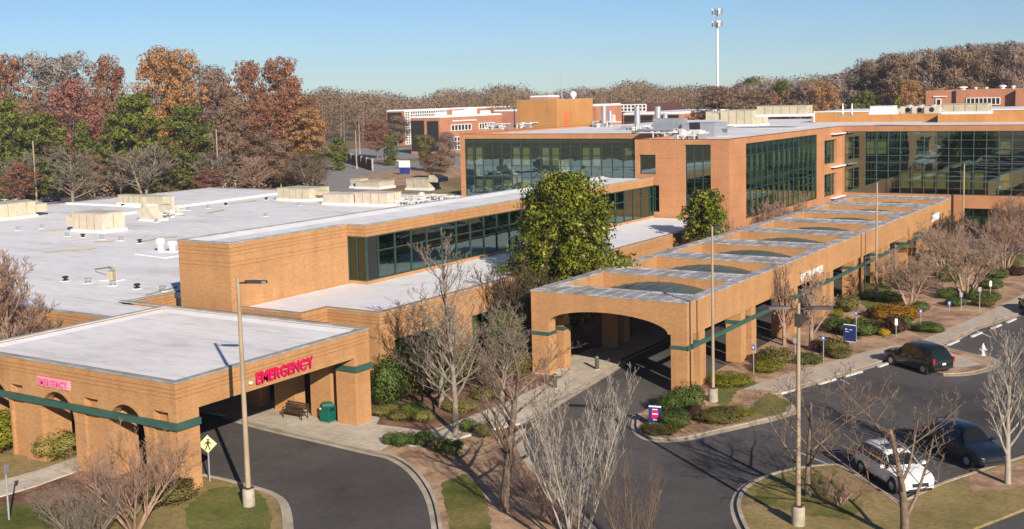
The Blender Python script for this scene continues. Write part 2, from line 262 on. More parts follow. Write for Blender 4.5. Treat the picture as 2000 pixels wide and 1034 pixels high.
def grow(seed,height,trunk,r,splits,length,angle,up,wob,rmin,stems=1,lean=.15,start=.3):
    """branch skeleton: splits = children per level, length = ratios, angle = degrees per level"""
    rg=random.Random(seed); thick=[]; fine=[]
    def branch(p,d,L,rad,lev):
        ns=5 if lev==0 else (4 if lev<3 else 2); pts=[(p,rad)]; q=p; dd=d; tip=.25 if lev else .35
        for i in range(ns):
            w=wob*(.5 if lev==0 else 1)
            dd=(dd+Vector((rg.uniform(-w,w),rg.uniform(-w,w),rg.uniform(-w,w)+up*(.0 if lev==0 else .12)))).normalized()
            q2=q+dd*(L/ns); rm=rmin*(1.7 if lev<=1 else (1.3 if lev==2 else 1)); ra=max(rm,rad*(1-(1-tip)*i/ns)); rb=max(rm,rad*(1-(1-tip)*(i+1)/ns))
            (thick if lev<2 else fine).append((tuple(q),tuple(q2),ra,rb)); q=q2; pts.append((q,rb))
        if lev>=len(splits): return
        k=splits[lev]
        for j in range(k):
            t=(start if lev==0 else .25)+(1-(start if lev==0 else .25))*(j+rg.uniform(.2,.9))/k; t=min(t,.99)
            x=t*ns; i=min(int(x),ns-1); a,ra=pts[i]; b,rb=pts[i+1]; pos=a.lerp(b,x-i); base=(b-a).normalized()
            az=2.4*j+rg.uniform(-.6,.6)+seed; s=base.orthogonal().normalized(); s=Matrix.Rotation(az,3,base)@s
            an=R(angle[min(lev,len(angle)-1)]*rg.uniform(.75,1.25))
            nd=(base*math.cos(an)+s*math.sin(an)); nd=(nd+Vector((0,0,up*.35))).normalized()
            branch(pos,nd,L*length[min(lev,len(length)-1)]*rg.uniform(.75,1.15)*(1.1-.45*t if lev==0 else 1-.35*t),max(rmin,(ra*(1-x+i)+rb*(x-i))*.55),lev+1)
    for s in range(stems):
        an=2*math.pi*s/stems+rg.uniform(-.4,.4); l=lean if stems>1 else .02
        d=Vector((math.cos(an)*l,math.sin(an)*l,1)).normalized(); o=Vector((math.cos(an)*.15,math.sin(an)*.15,-.05)) if stems>1 else Vector((0,0,-.05))
        branch(o,d,trunk*rg.uniform(.88,1.05),r,0)
    return thick,fine,rg
def tree_meshes(name,mat,**k):
    th,fi,_=grow(**k); z=max(max(s[1][2] for s in th),max(s[1][2] for s in fi)); f=k['height']/z
    sc=lambda S:[(tuple(c*f for c in a),tuple(c*f for c in b),r0,r1) for a,b,r0,r1 in S]
    V,F=tubes_np(sc(th),7); a=fast_mesh(name+'_trunk',V,F,[mat]); a.polygons.foreach_set('use_smooth',[True]*len(a.polygons))
    V,F=tubes_np(sc(fi),3); b=fast_mesh(name+'_branches',V,F,[mat]); return a,b
def put_tree(meshes,name,label,x,y,rz=0,s=1,mat=None,group=None,z=0,cat='tree',sz=None,sw=None):
    t=thing(name,label,cat,(x,y,z),group,rz); t.scale=(sw or s,sw or s,sz or s)
    for nm,me in zip(('trunk','branches') if len(meshes)==2 else ('trunk','limbs','crown'),meshes):
        o=bpy.data.objects.new(nm,me); link(o,t)
        if mat and (len(meshes)==2 or nm=='crown'):
            o.material_slots[0].link='OBJECT'; o.material_slots[0].material=mat
    return t
def leaf_quads(rs,C,N,size,flat=0.0,aspect=.6):
    n=len(C); nn=N+rs.normal(0,.55,(n,3)); nn/=np.linalg.norm(nn,axis=1,keepdims=True)
    ref=rs.normal(0,1,(n,3)); a=np.cross(nn,ref); a/=np.linalg.norm(a,axis=1,keepdims=True); b=np.cross(nn,a)
    s=(size*rs.uniform(.55,1.25,n))[:,None]; a=a*s*.5; b=b*s*.5*aspect
    V=np.stack([C-a,C-b+a*.1,C+a,C+b-a*.1],1).reshape(-1,3); F=np.arange(4*n).reshape(-1,4); vn=.72*N+.28*nn+np.array([0,0,.12]); vn/=np.linalg.norm(vn,axis=1,keepdims=True); return V,F,np.repeat(vn,4,0)
def lobes_leaves(seed,lobes,n,size,inner=.55,aspect=.6):
    """leaf clumps scattered through the outer part of several lobes: (x,y,z,r,rz)"""
    rs=np.random.RandomState(seed); L=np.array(lobes,float); w=L[:,3]**2; w/=w.sum(); idx=rs.choice(len(L),n,p=w)
    D=rs.normal(0,1,(n,3)); D/=np.linalg.norm(D,axis=1,keepdims=True)
    rad=inner+(1-inner)*rs.uniform(0,1,n)**.6; bump=1+.16*np.sin(D[:,0]*7+idx)*np.sin(D[:,1]*6+idx*2)+.1*np.sin(D[:,2]*9+idx)
    rr=np.stack([L[idx,3],L[idx,3],L[idx,4]],1); C=L[idx,:3]+D*rr*(rad*bump)[:,None]
    return leaf_quads(rs,C,D,size,aspect=aspect)
def crown_lobes(seed,h,w,base=.3,nl=14,shape='round'):
    rg=random.Random(seed); out=[]
    if shape=='magnolia': out+=[(.38*w,.2*w,h*.36,w*.2,w*.18),(-.36*w,-.1*w,h*.42,w*.18,w*.17),(.2*w,-.3*w,h*.3,w*.2,w*.18)]
    for i in range(nl):
        t=(i+.5)/nl; z=h*(base+(1-base)*t)
        if shape=='cone': env=.55*(1-t)**.8+.12
        elif shape=='vase': env=.18+.34*t
        else: env=.5*math.sqrt(max(.05,1-(1.9*t-.9)**2))
        for k in range(2 if env>.25 else 1):
            a=2.4*i+math.pi*k+rg.uniform(-.5,.5); r=w*rg.uniform(.16,.25)*(1.25-.5*t if shape=='cone' else 1); d=max(0,w*env-r*.85)*rg.uniform(.55,1)
            out.append((d*math.cos(a),d*math.sin(a),min(z,h-r*.8),r,r*rg.uniform(.7,.95)))
    return out
def sublobes(L,k,fr,seed):
    rg=random.Random(seed); out=[]
    for x,y,z,r,rz in L:
        for i in range(k):
            d=Vector((rg.gauss(0,1),rg.gauss(0,1),rg.gauss(.15,1))).normalized(); q=rg.uniform(.55,1.0); s=r*fr*rg.uniform(.7,1.3)
            out.append((x+d.x*r*q,y+d.y*r*q,z+d.z*rz*q,s,s*.75))
    return out
def wood_tree(name,seed,h,w,n,size,shape='round',base=.3,barkm=None,tr=.35,nl=14,twig=False,sub=0):
    """trunk, limbs and leaf-clump crown for a tree seen from far away"""
    mb=MB(); rg=random.Random(seed); p=Vector((0,0,-.1)); 
    for i in range(6):
        q=Vector((rg.uniform(-.25,.25),rg.uniform(-.25,.25),h*.75*(i+1)/6)); mb.tube(p,q,tr*(1-.13*i),tr*(1-.13*(i+1)),6,False); p=q
    tm=bpy.data.meshes.new(name+'_trunk'); tm.from_pydata(mb.v,[],mb.f); tm.materials.append(barkm or m_bark_b)
    L=crown_lobes(seed,h,w,base,nl,shape); S=[]
    for x,y,z,r,rz in L:
        z0=max(h*.12,z-rg.uniform(.15,.35)*h); k=Vector((0,0,min(z0,h*.72))); e=Vector((x,y,z)); m=k.lerp(e,.5)+Vector((0,0,-.03*h))
        S+= [(tuple(k),tuple(m),tr*.42,tr*.28),(tuple(m),tuple(e),tr*.28,tr*.1)]
        for j in range(4 if not twig else 10):
            dv=Vector((rg.gauss(0,1),rg.gauss(0,1),rg.gauss(.5,.8))).normalized()*r*rg.uniform(.7,1.05); S.append((tuple(e),tuple(e+dv),tr*.16,.03))
    V,F=tubes_np(S,4); lm=fast_mesh(name+'_limbs',V,F,[barkm or m_bark_b])
    V,F,VN=lobes_leaves(seed,sublobes(L,sub,.36,seed) if sub else L,n,size,.35 if twig else .45,.16 if twig else .62); cm=fast_mesh(name+'_crown',V,F,[m_rust],None,VN); return tm,lm,cm
def shrub_mesh(name,seed,n=900,size=.16,kind='round'):
    rg=random.Random(seed); L=[(0,0,.5,.48,.5)] if kind!='row' else []
    for i in range(7):
        a=i*2.4; L.append((math.cos(a)*.26,math.sin(a)*.26,rg.uniform(.3,.66),rg.uniform(.2,.3),rg.uniform(.2,.3)))
    V,F,VN=lobes_leaves(seed,L,n,size,.72); me=fast_mesh(name,V,F,[m_evg],None,VN)
    mb=MB()
    for i in range(5):
        a=i*1.3; mb.tube((0,0,0),(math.cos(a)*.25,math.sin(a)*.25,.6),.025,.01,4,False)
    sm=bpy.data.meshes.new(name+'_stems'); sm.from_pydata(mb.v,[],mb.f); sm.materials.append(m_bark_dk); return me,sm
SHR=[shrub_mesh('shrub_foliage',s,4200,.075) for s in (3,5,8,13)]
SHR_F=[shrub_mesh('shrub_foliage',s,5200,.055) for s in (21,22)]
def shrub(name,label,x,y,w,h,mat,z=.1,group=None,rz=None,d=None,fine=False,cat='shrub',k=[0]):
    k[0]+=1; me,sm=(SHR_F if fine else SHR)[k[0]%(2 if fine else 4)]
    t=thing(name,label,cat,(x,y,z),group,k[0]*1.7 if rz is None else rz); t.scale=(w,d or w,h)
    o=bpy.data.objects.new('foliage',me); link(o,t); o.material_slots[0].link='OBJECT'; o.material_slots[0].material=mat
    link(bpy.data.objects.new('stems',sm),t); return t
def smooth(pts,n=6):
    out=[]; P=[Vector(p) for p in pts]
    for i in range(len(P)-1):
        a=P[max(i-1,0)];b=P[i];c=P[i+1];d=P[min(i+2,len(P)-1)]
        for k in range(n):
            t=k/n; v=.5*((2*b)+(c-a)*t+(2*a-5*b+4*c-d)*t*t+(3*b-a-3*c+d)*t**3); out.append((v.x,v.y))
    out.append(tuple(P[-1])); return out
# ------------------------------------------------------------------ the setting: ground, roads, beds, pavements, kerbs
def ragged(poly,amp=.09,step=.3):
    rg=random.Random(len(poly)); out=[]
    for i in range(len(poly)):
        a=Vector(poly[i]); b=Vector(poly[(i+1)%len(poly)]); n=max(1,min(60,int((b-a).length/step)))
        for k in range(n):
            p=a.lerp(b,k/n); out.append((p.x+rg.uniform(-amp,amp),p.y+rg.uniform(-amp,amp)))
    return out
def sheet(name,poly,z,mat,thick=None,kind='structure'):
    mb=MB()
    if not thick and name in ('lawn','mulch_bed') and max(p[1] for p in poly)<145: poly=ragged(poly)
    if thick: mb.prism(poly,z-thick,z)
    else: mb.add([(x,y,z) for x,y in poly],[tuple(range(len(poly)))])
    return struct(mb.build(name,mat),kind)
def kerb(pts,w=.18,h=.15,name='kerb',gut=.3,z0=.006,side=1):
    mb=MB(); P=[Vector(p) for p in pts]; nr=[]
    for i in range(len(P)):
        d=(P[min(i+1,len(P)-1)]-P[max(i-1,0)]).normalized(); nr.append(Vector((-d.y,d.x))*side)
    for i in range(len(P)-1):
        a,b,na,nb=P[i],P[i+1],nr[i],nr[i+1]
        q=[a,b,b+nb*w,a+na*w]; mb.prism([(v.x,v.y) for v in q],z0,h,True)
        if gut:
            q=[a-na*gut,b-nb*gut,b-nb*.003,a-na*.003]; mb.add([(v.x,v.y,z0+.006) for v in q],[(0,1,2,3)])
    return struct(mb.build(name,m_kerb))
gb=MB(); gb.quad((-1600,-300,0),(700,-300,0),(700,1800,0),(-1600,1800,0)); struct(gb.build('ground',m_ground))
sheet('road',[(-75,26),(20,26),(20,151),(-62,151),(-62,51),(-75,51)],.006,m_asphalt)
# lawn and bed in front of the emergency canopy
kA=smooth([(-44.49,39.47),(-42.96,39.5),(-41.36,39.41),(-39.85,39.23),(-38.52,38.73),(-37.21,37.75),(-35.59,36.18),(-33.27,33.8)])
sheet('lawn',kA+[(-45,26),(-76,26),(-76,40),(-60.5,40),(-43.3,37.9)],.1,m_drygrass,.1)
sheet('lawn',smooth([(-42.6,37.98),(-42.09,38.67),(-40.68,39.02),(-39.33,38.53),(-37.81,37.42),(-36.16,35.86),(-33.88,33.46)],5)+[(-36.74,31.86),(-41.4,35.44)],.108,m_lawn)
sheet('mulch_bed',[(-57.57,34.86),(-52.96,33.62),(-52.64,35.61),(-52.43,38.12),(-48.82,39.57),(-43.71,38.66),(-42.86,35.8),(-45.14,32.63),(-48.41,29.07)],.106,m_mulch)
sheet('lawn',[(-50.1,30.66),(-48.84,32.52),(-46.81,32.47),(-44.02,31.51),(-41.18,29.38),(-44.88,27.31)],.112,m_grass)
sheet('pavement',[(-52.22,31.48),(-52.96,33.62),(-52.68,35.49),(-52.81,38.42),(-52.83,40.79),(-51.07,39.66),(-50.74,37.01),(-50.61,34.04),(-50.78,32.18),(-50.21,30.21)],.16,m_conc,.15)
kerb(kA,side=-1)
# pavement apron in front of the emergency doors and walk to the portico
kB=smooth([(-51.85,47.94),(-48.71,47.38),(-45.97,47.09),(-42.66,46.86),(-40.27,46.66),(-38.94,46.57)])
sheet('pavement',[(-62,48.2)]+kB+[(-39.31,48.12),(-37.38,48.83),(-36.74,50.34),(-35.86,53.13),(-35.01,54.97),(-35.17,57.18),(-36.65,70.97)]+[(-37.2,72),(-37.2,139),(-40.8,139),(-40.8,65.4)]+[(-38.43,65.76),(-38.27,57.62),(-38.51,52.42),(-39.01,51.01),(-42.35,50.74)]+[(-43.1,52),(-62,52)],.13,m_conc,.13)
kerb(kB,side=1,h=.14,w=.16)
kerb([(-35.01,54.97),(-35.17,57.18),(-36.65,70.97)]+[(-37.2,72),(-37.2,139)],side=1,h=.142,w=.16)
# planting bed against the low wing, and the strip behind the portico
sheet('mulch_bed',[(-42.42,50.82),(-39.07,51.09),(-38.57,52.5),(-38.33,57.71),(-38.5,65.89)]+[(-40.8,65.6),(-40.8,151),(-46,151),(-46,52),(-43.1,52)],.115,m_mulch,.11)
# the island between the two drives
kL=smooth([(-38.94,46.57),(-37.82,46.47),(-35.87,45.51),(-33.7,43.84),(-31.71,41.92),(-29.63,39.48),(-27.63,36.96)])
kR=smooth([(-34.59,54.25),(-33.06,51.55),(-30.51,48.59),(-28.29,46.61),(-26.19,44.87),(-23.77,42.72),(-21.38,40.45)])
sheet('mulch_bed',kL+kR[::-1]+[(-35.63,52.79),(-36.51,50.03),(-37.16,48.54),(-39.13,47.9)],.12,m_pine,.12)
sheet('lawn',[(-32.85,44.13),(-32.77,45.91),(-31.23,45.02),(-29.28,42.87),(-27.56,40.62),(-25.71,38.03),(-27.2,37.2),(-30.57,41.4)],.13,m_grass)
kerb(kL,side=1); kerb(kR,side=-1)
# garden island right of the portico
kG=smooth([(-29.87,59.84),(-28.85,57.52),(-27.84,56.26),(-26.8,55.84),(-25.66,56.56),(-24.49,58.81),(-22.81,62.33),(-22.14,64.38),(-22.36,65.64)],5)
kW=[(-24.31,68.38),(-23.06,72.21),(-21.59,76.72),(-20.57,80.43)]
kH=smooth([(-16.4,77.59),(-15.33,78.3),(-14.47,79.67),(-13.94,81.73),(-14.15,83.3),(-14.84,84),(-15.85,84.37),(-18.37,86.07)],4)
kF=[(-18.37,86.07),(-17.58,93.37),(-15.24,102.17),(-12.59,112.51)]
sheet('garden_bed',[(-29.9,66)]+kG+kW+kH+kF+[(5,140),(5,146)]+[(-20.73,138.03),(-25.28,139.35),(-29.8,139.39)]+[(-29.9,142)],.12,m_pine,.12)
kerb(kG,side=1); kerb(kW,side=1,w=.14); kerb(kH,side=1); kerb(kF,side=1,w=.14)
sheet('pavement',[(-26.56,67.79),(-25.3,73.55),(-22.45,82.36),(-21.43,84.75),(-20.45,85.24),(-18.15,98.83),(-16.59,110.97),(-14.31,127.39),(-12.59,112.51),(-15.27,102.4),(-17.55,93.61),(-18.41,86.25),(-17.59,84.41),(-14.68,81.35),(-15.64,79.88),(-18.37,80.16),(-20.65,80.74),(-21.63,76.86),(-23.1,72.34),(-24.36,68.5)],.13,m_walk_red)
sheet('lawn',[(-26.89,64.19),(-29.62,70.72),(-28.26,71.41),(-26.24,69.84),(-26.64,67.32),(-25.78,63.48)],.131,m_lawn)
sheet('lawn',[(-24.64,64.71),(-24.86,67.95),(-22.81,66.31),(-22.39,63.75),(-23.32,62.06),(-24.24,61.23)],.131,m_grass)
sheet('lawn',[(-28.31,100.46),(-31.31,112.82),(-32.61,123.31),(-30.08,130.61),(-28.01,133.66),(-26.1,122.26),(-27.92,115.01),(-27.61,108.03),(-25.72,99.01),(-26.43,96.87)],.131,m_lawn)
sheet('lawn',[(-25.83,86.18),(-26.83,92.31),(-26.45,95.37),(-26.72,99.86),(-25.6,97.27),(-24.82,90.98),(-24.05,85.42)],.132,m_grass)
sheet('lawn',[(-28.72,137),(-25.98,137.21),(-22.79,137.62),(-20.53,136.79),(-19.35,129.01),(-21.83,126),(-24.38,128.84),(-26.85,130.69)],.133,m_grass)
sheet('lawn',[(-24.29,81.08),(-23.19,85.05),(-22.75,87.68),(-22.22,84.94),(-22.68,81.88)],.133,m_pine)
# bed in front of the right wing across the road
sheet('mulch_bed',[(-40,148.2),(10,148.2),(10,152.4),(-40,152.4)],.12,m_mulch,.12)
kerb([(-40,148.2),(10,148.2)],w=.2,side=1,gut=.8)
sheet('pavement',[(-33,149.2),(-28,149.2),(-28,152.4),(-33,152.4)],.13,m_conc)
sheet('lawn',[(-28,149.5),(-23,149.5),(-23,152.2),(-28,152.2)],.131,m_lawn)
# island in the lower right corner
kC=smooth([(-15.74,43.01),(-17.4,45.18),(-18.65,47.23),(-19.38,48.91),(-19.73,50.78),(-19.49,52.68),(-18.54,54.69),(-17.22,56.04),(-16.62,56)],6)
kD=[(-16.62,56),(-14.88,54.33),(-12.83,52.2),(-11.89,55.62),(-10.49,58.86),(-9.09,61.99),(-6.93,68.11)]
sheet('grass_island',kC+kD+[(-5.92,58.79),(-8.02,53.59),(-9.28,50.61),(-10.43,45.98)],.12,m_drygrass,.12)
sheet('lawn',[(-18.59,49.11),(-19.1,50.8),(-18.75,52.65),(-17.69,54.09),(-16.7,54.19),(-15.73,52.63),(-14.12,51.19),(-14.18,48.99),(-16.33,48.51)],.128,m_grass)
sheet('mulch_bed',[(-11.12,57.22),(-8.95,61.05),(-7.8,63.07),(-7.36,59.68),(-8.69,56.48),(-10.27,55.22)],.127,m_pine)
kerb(kC,side=-1); kerb(kD,side=-1,gut=0)
# far car park, road and verges on the left
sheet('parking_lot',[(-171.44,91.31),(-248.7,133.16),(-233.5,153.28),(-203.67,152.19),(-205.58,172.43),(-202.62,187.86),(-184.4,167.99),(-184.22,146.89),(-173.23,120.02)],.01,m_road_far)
sheet('lawn',[(-260.25,145.26),(-237.76,156.1),(-231.25,159.41),(-216.19,150.77),(-208.51,141.26),(-226.77,126.37)],.02,m_grass)
sheet('lawn',[(-193.12,176.01),(-193.69,187.28),(-188.58,207.44),(-148.91,188.7),(-148.42,202.51),(-135.35,192.6),(-117.21,166.66),(-151.64,155.39)],.012,m_drygrass)
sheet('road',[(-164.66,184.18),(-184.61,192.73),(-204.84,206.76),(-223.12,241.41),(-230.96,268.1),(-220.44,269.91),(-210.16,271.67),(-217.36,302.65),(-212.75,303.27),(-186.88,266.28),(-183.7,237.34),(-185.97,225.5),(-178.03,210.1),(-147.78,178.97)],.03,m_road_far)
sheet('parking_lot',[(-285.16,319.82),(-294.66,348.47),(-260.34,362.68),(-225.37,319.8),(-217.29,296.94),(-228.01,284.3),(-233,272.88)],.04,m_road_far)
sheet('lawn',[(-186.37,219.99),(-191.75,247.78),(-186.88,266.28),(-159.05,226.48),(-155.41,200.62),(-159.19,191.14)],.05,m_pine)
for i,(x,y,x2,y2) in enumerate([(-18.06,86.8,-17.7,88.74),(-17.22,89.98,-16.68,92.95),(-16.38,94.17,-16,96.13),(-15.75,97.15,-15.4,99.18),(-24.26,67.85,-23.8,69.2),(-22.82,71.45,-22.19,73.42),(-21.89,74.34,-21.33,76.04),(-20.59,78.37,-20.36,79.33)]):
    mb=MB(); a=Vector((x,y)); b=Vector((x2,y2)); d=(b-a).normalized()*.95; n=Vector((-d.y,d.x)).normalized()*.11; c=(a+b)/2
    q=[c-d-n,c+d-n,c+d+n,c-d+n]; mb.prism([(v.x,v.y) for v in q],.006,.13)
    for s in (-.6,.6): 
        e=c+d*s; mb.tube((e.x,e.y,.12),(e.x,e.y,.15),.025,n=6)
    o=mb.build('wheel_stop',m_stop,bevel=.02)
    tag(o,['white wheel stop nearest the fire hydrant island','second white wheel stop beyond the hydrant island','third white wheel stop along the far right walk','farthest white wheel stop at the right picture edge','white wheel stop at the near end of the garden walk','white wheel stop on the kerb behind the double lamp post','white wheel stop between the double lamp and the black car','white wheel stop at the nose of the black car'][i],'wheel stop','white wheel stops along the walk')
for p in ([(-17.62,93.57),(-15.86,91.05),(-15.82,91.27),(-17.59,93.81)],[(-22.01,73.51),(-21.05,72.5),(-21.03,72.66),(-21.99,73.67)],[(-17.13,55.99),(-19.7,57.67),(-19.68,57.78),(-17.09,56.11)],[(-11.88,55.79),(-14.15,58.71),(-14.1,58.83),(-11.84,55.9)],[(-9.9,60.26),(-11.78,63.11),(-11.73,63.24),(-9.85,60.38)]):
    sheet('parking_line',p,.011,m_line)
# ------------------------------------------------------------------ buildings
def arc(uc,zc,ru,rz,n=14,a0=0,a1=180): return [(uc+ru*math.cos(R(a0+(a1-a0)*i/n)),zc+rz*math.sin(R(a0+(a1-a0)*i/n))) for i in range(n+1)]
def coping(mb,pts,w,h,z,proj=.05,closed=True):
    """flat metal cap along axis-aligned wall tops; pts are outer corners of segments (x0,y0,x1,y1)"""
    for x0,y0,x1,y1 in pts: mb.box(min(x0,x1)-proj,max(x0,x1)+proj,min(y0,y1)-proj,max(y0,y1)+proj,z,z+h)
def curtain(parent,ax,c,u0,u1,z0,z1,us,zs,glass,mull,bl=(),depth=2.4,inset=.12,mw=.032,slabs=(),blm=None,name='curtain_wall_window'):
    f=(lambda u,z,d:(c-d,u,z)) if ax=='X' else (lambda u,z,d:(u,c+d,z))
    def bx(mb,a,b,p,q,d0,d1):
        A=f(a,p,d0);B=f(b,q,d1); mb.box(min(A[0],B[0]),max(A[0],B[0]),min(A[1],B[1]),max(A[1],B[1]),p,q)
    mb=MB()
    for u in us: bx(mb,u-mw,u+mw,z0,z1,inset-.08,inset+.06)
    cuts=[u0]+[u for u in us]+[u1]
    for z in zs:
        for a,b in zip(cuts,cuts[1:]):
            if b-a>2*mw+.02: bx(mb,a+(mw+.002),b-(mw+.002),z-mw*.9,z+mw*.9,inset-.06,inset+.05)
    for u in (u0,u1): bx(mb,u-.0 if u==u0 else u-.07,u+.07 if u==u0 else u,z0,z1,inset-.085,inset+.07)
    for z in (z0,z1): bx(mb,u0+.071,u1-.071,z if z==z0 else z-.08,z+.08 if z==z0 else z,inset-.084,inset+.068)
    w=mb.build(name,mull,parent)
    g=MB(); g.quad(f(u0,z0,inset),f(u1,z0,inset),f(u1,z1,inset),f(u0,z1,inset)); g.build('glass',glass,w)
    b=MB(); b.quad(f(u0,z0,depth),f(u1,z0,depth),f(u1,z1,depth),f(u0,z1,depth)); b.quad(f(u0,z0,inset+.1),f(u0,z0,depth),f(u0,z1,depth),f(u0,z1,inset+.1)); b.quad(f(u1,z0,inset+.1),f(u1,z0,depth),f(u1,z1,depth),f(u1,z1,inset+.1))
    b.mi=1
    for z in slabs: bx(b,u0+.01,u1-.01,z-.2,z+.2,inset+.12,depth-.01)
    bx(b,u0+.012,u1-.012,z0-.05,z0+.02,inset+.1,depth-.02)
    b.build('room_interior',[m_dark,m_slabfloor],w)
    for i,(a,b2,p,q,mt) in enumerate(bl):
        k=MB(); n=max(1,int((b2-a)/.25))
        bx(k,a,b2,p,q,inset+.16,inset+.19); k.build('blind',mt,w)
    return w
rb=random.Random(4)
# --- emergency canopy
EC=thing('emergency_canopy','brick drive-through canopy with white flat roof and red lettering','hospital canopy',(-51.8,44,0))
mb=MB(); A=[]
# front wall with arches (polygon outline), then solid fascia, recess slots
T=.55
def er_front(xa,xb,arcs,slots,top=5.6):
    pts=[(xb,0),(xb,top),(xa,top),(xa,0)]
    for xc in sorted(arcs): pts+=[(xc-1.38,0)]+arc(xc,2.72,1.38,1.38,14)[::-1]+[(xc+1.38,0)]
    return pts
segs=[(-60.55,-56.35,[-57.88]),(-55.27,-50.15,[-52.37]),(-49.02,-44.83,[-46.9]),(-43.75,-43.15,[])]
for a,b,ar in segs: mb.slab('Y',36.8,T,er_front(a,b,ar,()))
for a,b in ((-56.35,-55.27),(-50.15,-49.02),(-44.83,-43.75)):
    mb.box(a+.001,b-.001,36.802,36.8+T-.002,4.1,5.6); mb.box(a+.001,b-.001,36.8+.4,36.8+T+.35,0,4.098); mb.box(a+.05,b-.05,36.95,37.19,0,3.33)
for xc in (-46.9,-52.37,-57.88):      # deep jambs behind the arches
    mb.box(xc-1.5,xc-1.382,37.36,38.6,0,3.9); mb.box(xc+1.382,xc+1.5,37.36,38.6,0,3.9)
    ap=arc(xc,2.72,1.62,1.62,14); ai=arc(xc,2.72,1.4,1.4,14)[::-1]; mb.slab('Y',36.77,.04,ap+ai)
# right face
mb.slab('X',-43.15,.6,[(37.352,0),(38.2,0),(38.2,4.12),(49.95,4.12),(49.95,0),(51.3,0),(51.3,5.6),(37.352,5.6)])
mb.box(-60.5,-43.76,50.75,51.3,3.9,5.6); mb.box(-60.55,-60.0,37.36,50.74,0,5.6)
mb.build('wall',m_brick_er,EC)
for x0,x1,y0,y1 in ((-46.9,-45.3,50.2,51.1),(-49.9,-48.2,50.2,51.1),(-52.9,-51.2,50.2,51.1),(-56.4,-54.7,50.2,51.1)):
    p=MB(); p.box(x0,x1,y0,y1,.13,4.1); p.build('column',m_brick,EC)
p=MB(); p.box(-44.6,-43.76,49.95,50.74,0,4.12); p.build('column',m_brick_er,EC)
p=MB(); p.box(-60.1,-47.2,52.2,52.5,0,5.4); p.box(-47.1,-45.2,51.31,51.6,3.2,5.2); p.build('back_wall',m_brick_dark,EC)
p=MB(); p.box(-56.2,-50,52.05,52.19,.13,2.9); p.build('door',m_glass_d,EC)
p=MB(); p.box(-59.95,-43.77,37.36,50.74,4.9,5.2); p.build('roof',[m_roof],EC); 
p=MB(); p.box(-59.99,-43.7,37.3,50.8,5.2,5.46); p.build('roof_membrane',m_roof,EC)
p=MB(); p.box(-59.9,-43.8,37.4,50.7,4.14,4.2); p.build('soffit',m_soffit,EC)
p=MB()
p.add([(-60.25,37.2,5.62),(-60.25,50.9,5.62),(-59.45,50.1,5.465),(-59.45,37.2,5.465)],[(0,1,2,3)]); p.add([(-60.25,50.95,5.62),(-43.9,50.95,5.62),(-43.9,50.1,5.465),(-59.45,50.1,5.465)],[(0,1,2,3)])
p.build('roof_flashing',m_roof_clean,EC)
p=MB(); coping(p,[(-60.55,36.8,-43.15,37.05),(-43.45,37.11,-43.15,51.3),(-65,51.02,-43.51,51.3),(-60.55,37.11,-60.3,50.96)],.3,.07,5.6,.04); p.build('coping',m_coping,EC)
p=MB(); p.box(-60.6,-42.95,36.6,36.797,3.33,3.66); p.box(-43.147,-42.95,36.798,38.15,3.33,3.66); p.build('green_band',m_green,EC)
p=MB(); p.box(-43.147,-42.97,49.86,51.35,3.3,3.63); p.box(-44.65,-43.148,49.86,49.948,3.3,3.63); p.build('green_band',m_green,EC)
# --- low wing with its large white roof and the raised clerestory
LW=thing('low_hospital_wing','long single-storey wing with wide white roof and raised glazed clerestory','hospital wing',(-60,80,0))
mb=MB()
mb.wall('X',-45.8,.4,55.6,112.6,0,5.6,[(57,62.3,.5,3.6),(65.8,72.6,.5,3.6),(76,82,.5,3.6),(86,92,.5,3.6)])
mb.box(-50.6,-46.2,55.6,56,0,5.6); mb.box(-50.6,-50.2,53.2,55.59,0,5.6); mb.box(-55.7,-50.61,53.2,53.6,0,5.6)
mb.box(-140,-61,47,47.4,0,5.5); mb.box(-65.0,-64.6,51.35,58.0,2,5.5); mb.box(-64.59,-60.6,58.0,58.4,2,5.5); mb.box(-140,-139.6,47.41,129,0,5.5); mb.box(-139.59,-90.9,128.6,129,0,5.5)
mb.build('wall',m_brick_er,LW)
mb=MB(); mb.prism([(-140,47.4),(-61,47.4),(-60.6,50.98),(-65,51.0),(-65,58.0),(-60.6,58),(-60.6,129),(-139.6,129),(-139.6,47.4)],5.2,5.48)
mb.build('roof',m_roof,LW)
mb=MB(); mb.prism([(-55.7,53.6),(-50.6,53.6),(-50.2,56),(-46.2,56),(-46.2,112.6),(-55.7,112.6)],5.2,5.5); mb.build('lower_roof',m_roof_clean,LW)
p=MB(); coping(p,[(-45.8,55.6,-46.1,112.6),(-50.6,55.6,-46.17,55.85),(-50.6,53.2,-50.35,55.53),(-55.7,53.2,-50.67,53.45),(-140,47,-61,47.25),(-65,51.4,-64.75,58),(-64.69,58,-60.6,58.3),(-139.9,47.4,-139.6,129),(-139.5,128.75,-91.1,129)],.3,.07,5.6-.08,.03)
p.build('coping',m_coping,LW)
p=MB()
for a,b in (((-117.3,90,),(-119.9,123)),): p.prism([(a[0]-.3,a[1]),(a[0]+.3,a[1]),(b[0]+.3,b[1]),(b[0]-.3,b[1])],5.48,5.75)
p.prism([(-139,101.2),(-117.7,101.2),(-117.7,101.7),(-139,101.7)],5.48,5.7)
p.build('roof_curb',m_roof_clean,LW)
for i,(a,b) in enumerate(((57,62.3),(65.8,72.6),(76,82),(86,92))):
    n=4; curtain(LW,'X',-45.8,a,b,.5,3.6,[a+(b-a)*k/n for k in range(1,n)],[1.4,2.6],m_glass_d,m_mull,[(a+.3,a+1.3,1.2,3.3,m_blind),(a+2.7,a+3.7,1.2,3.3,m_blind)],2.,.3,name='window')
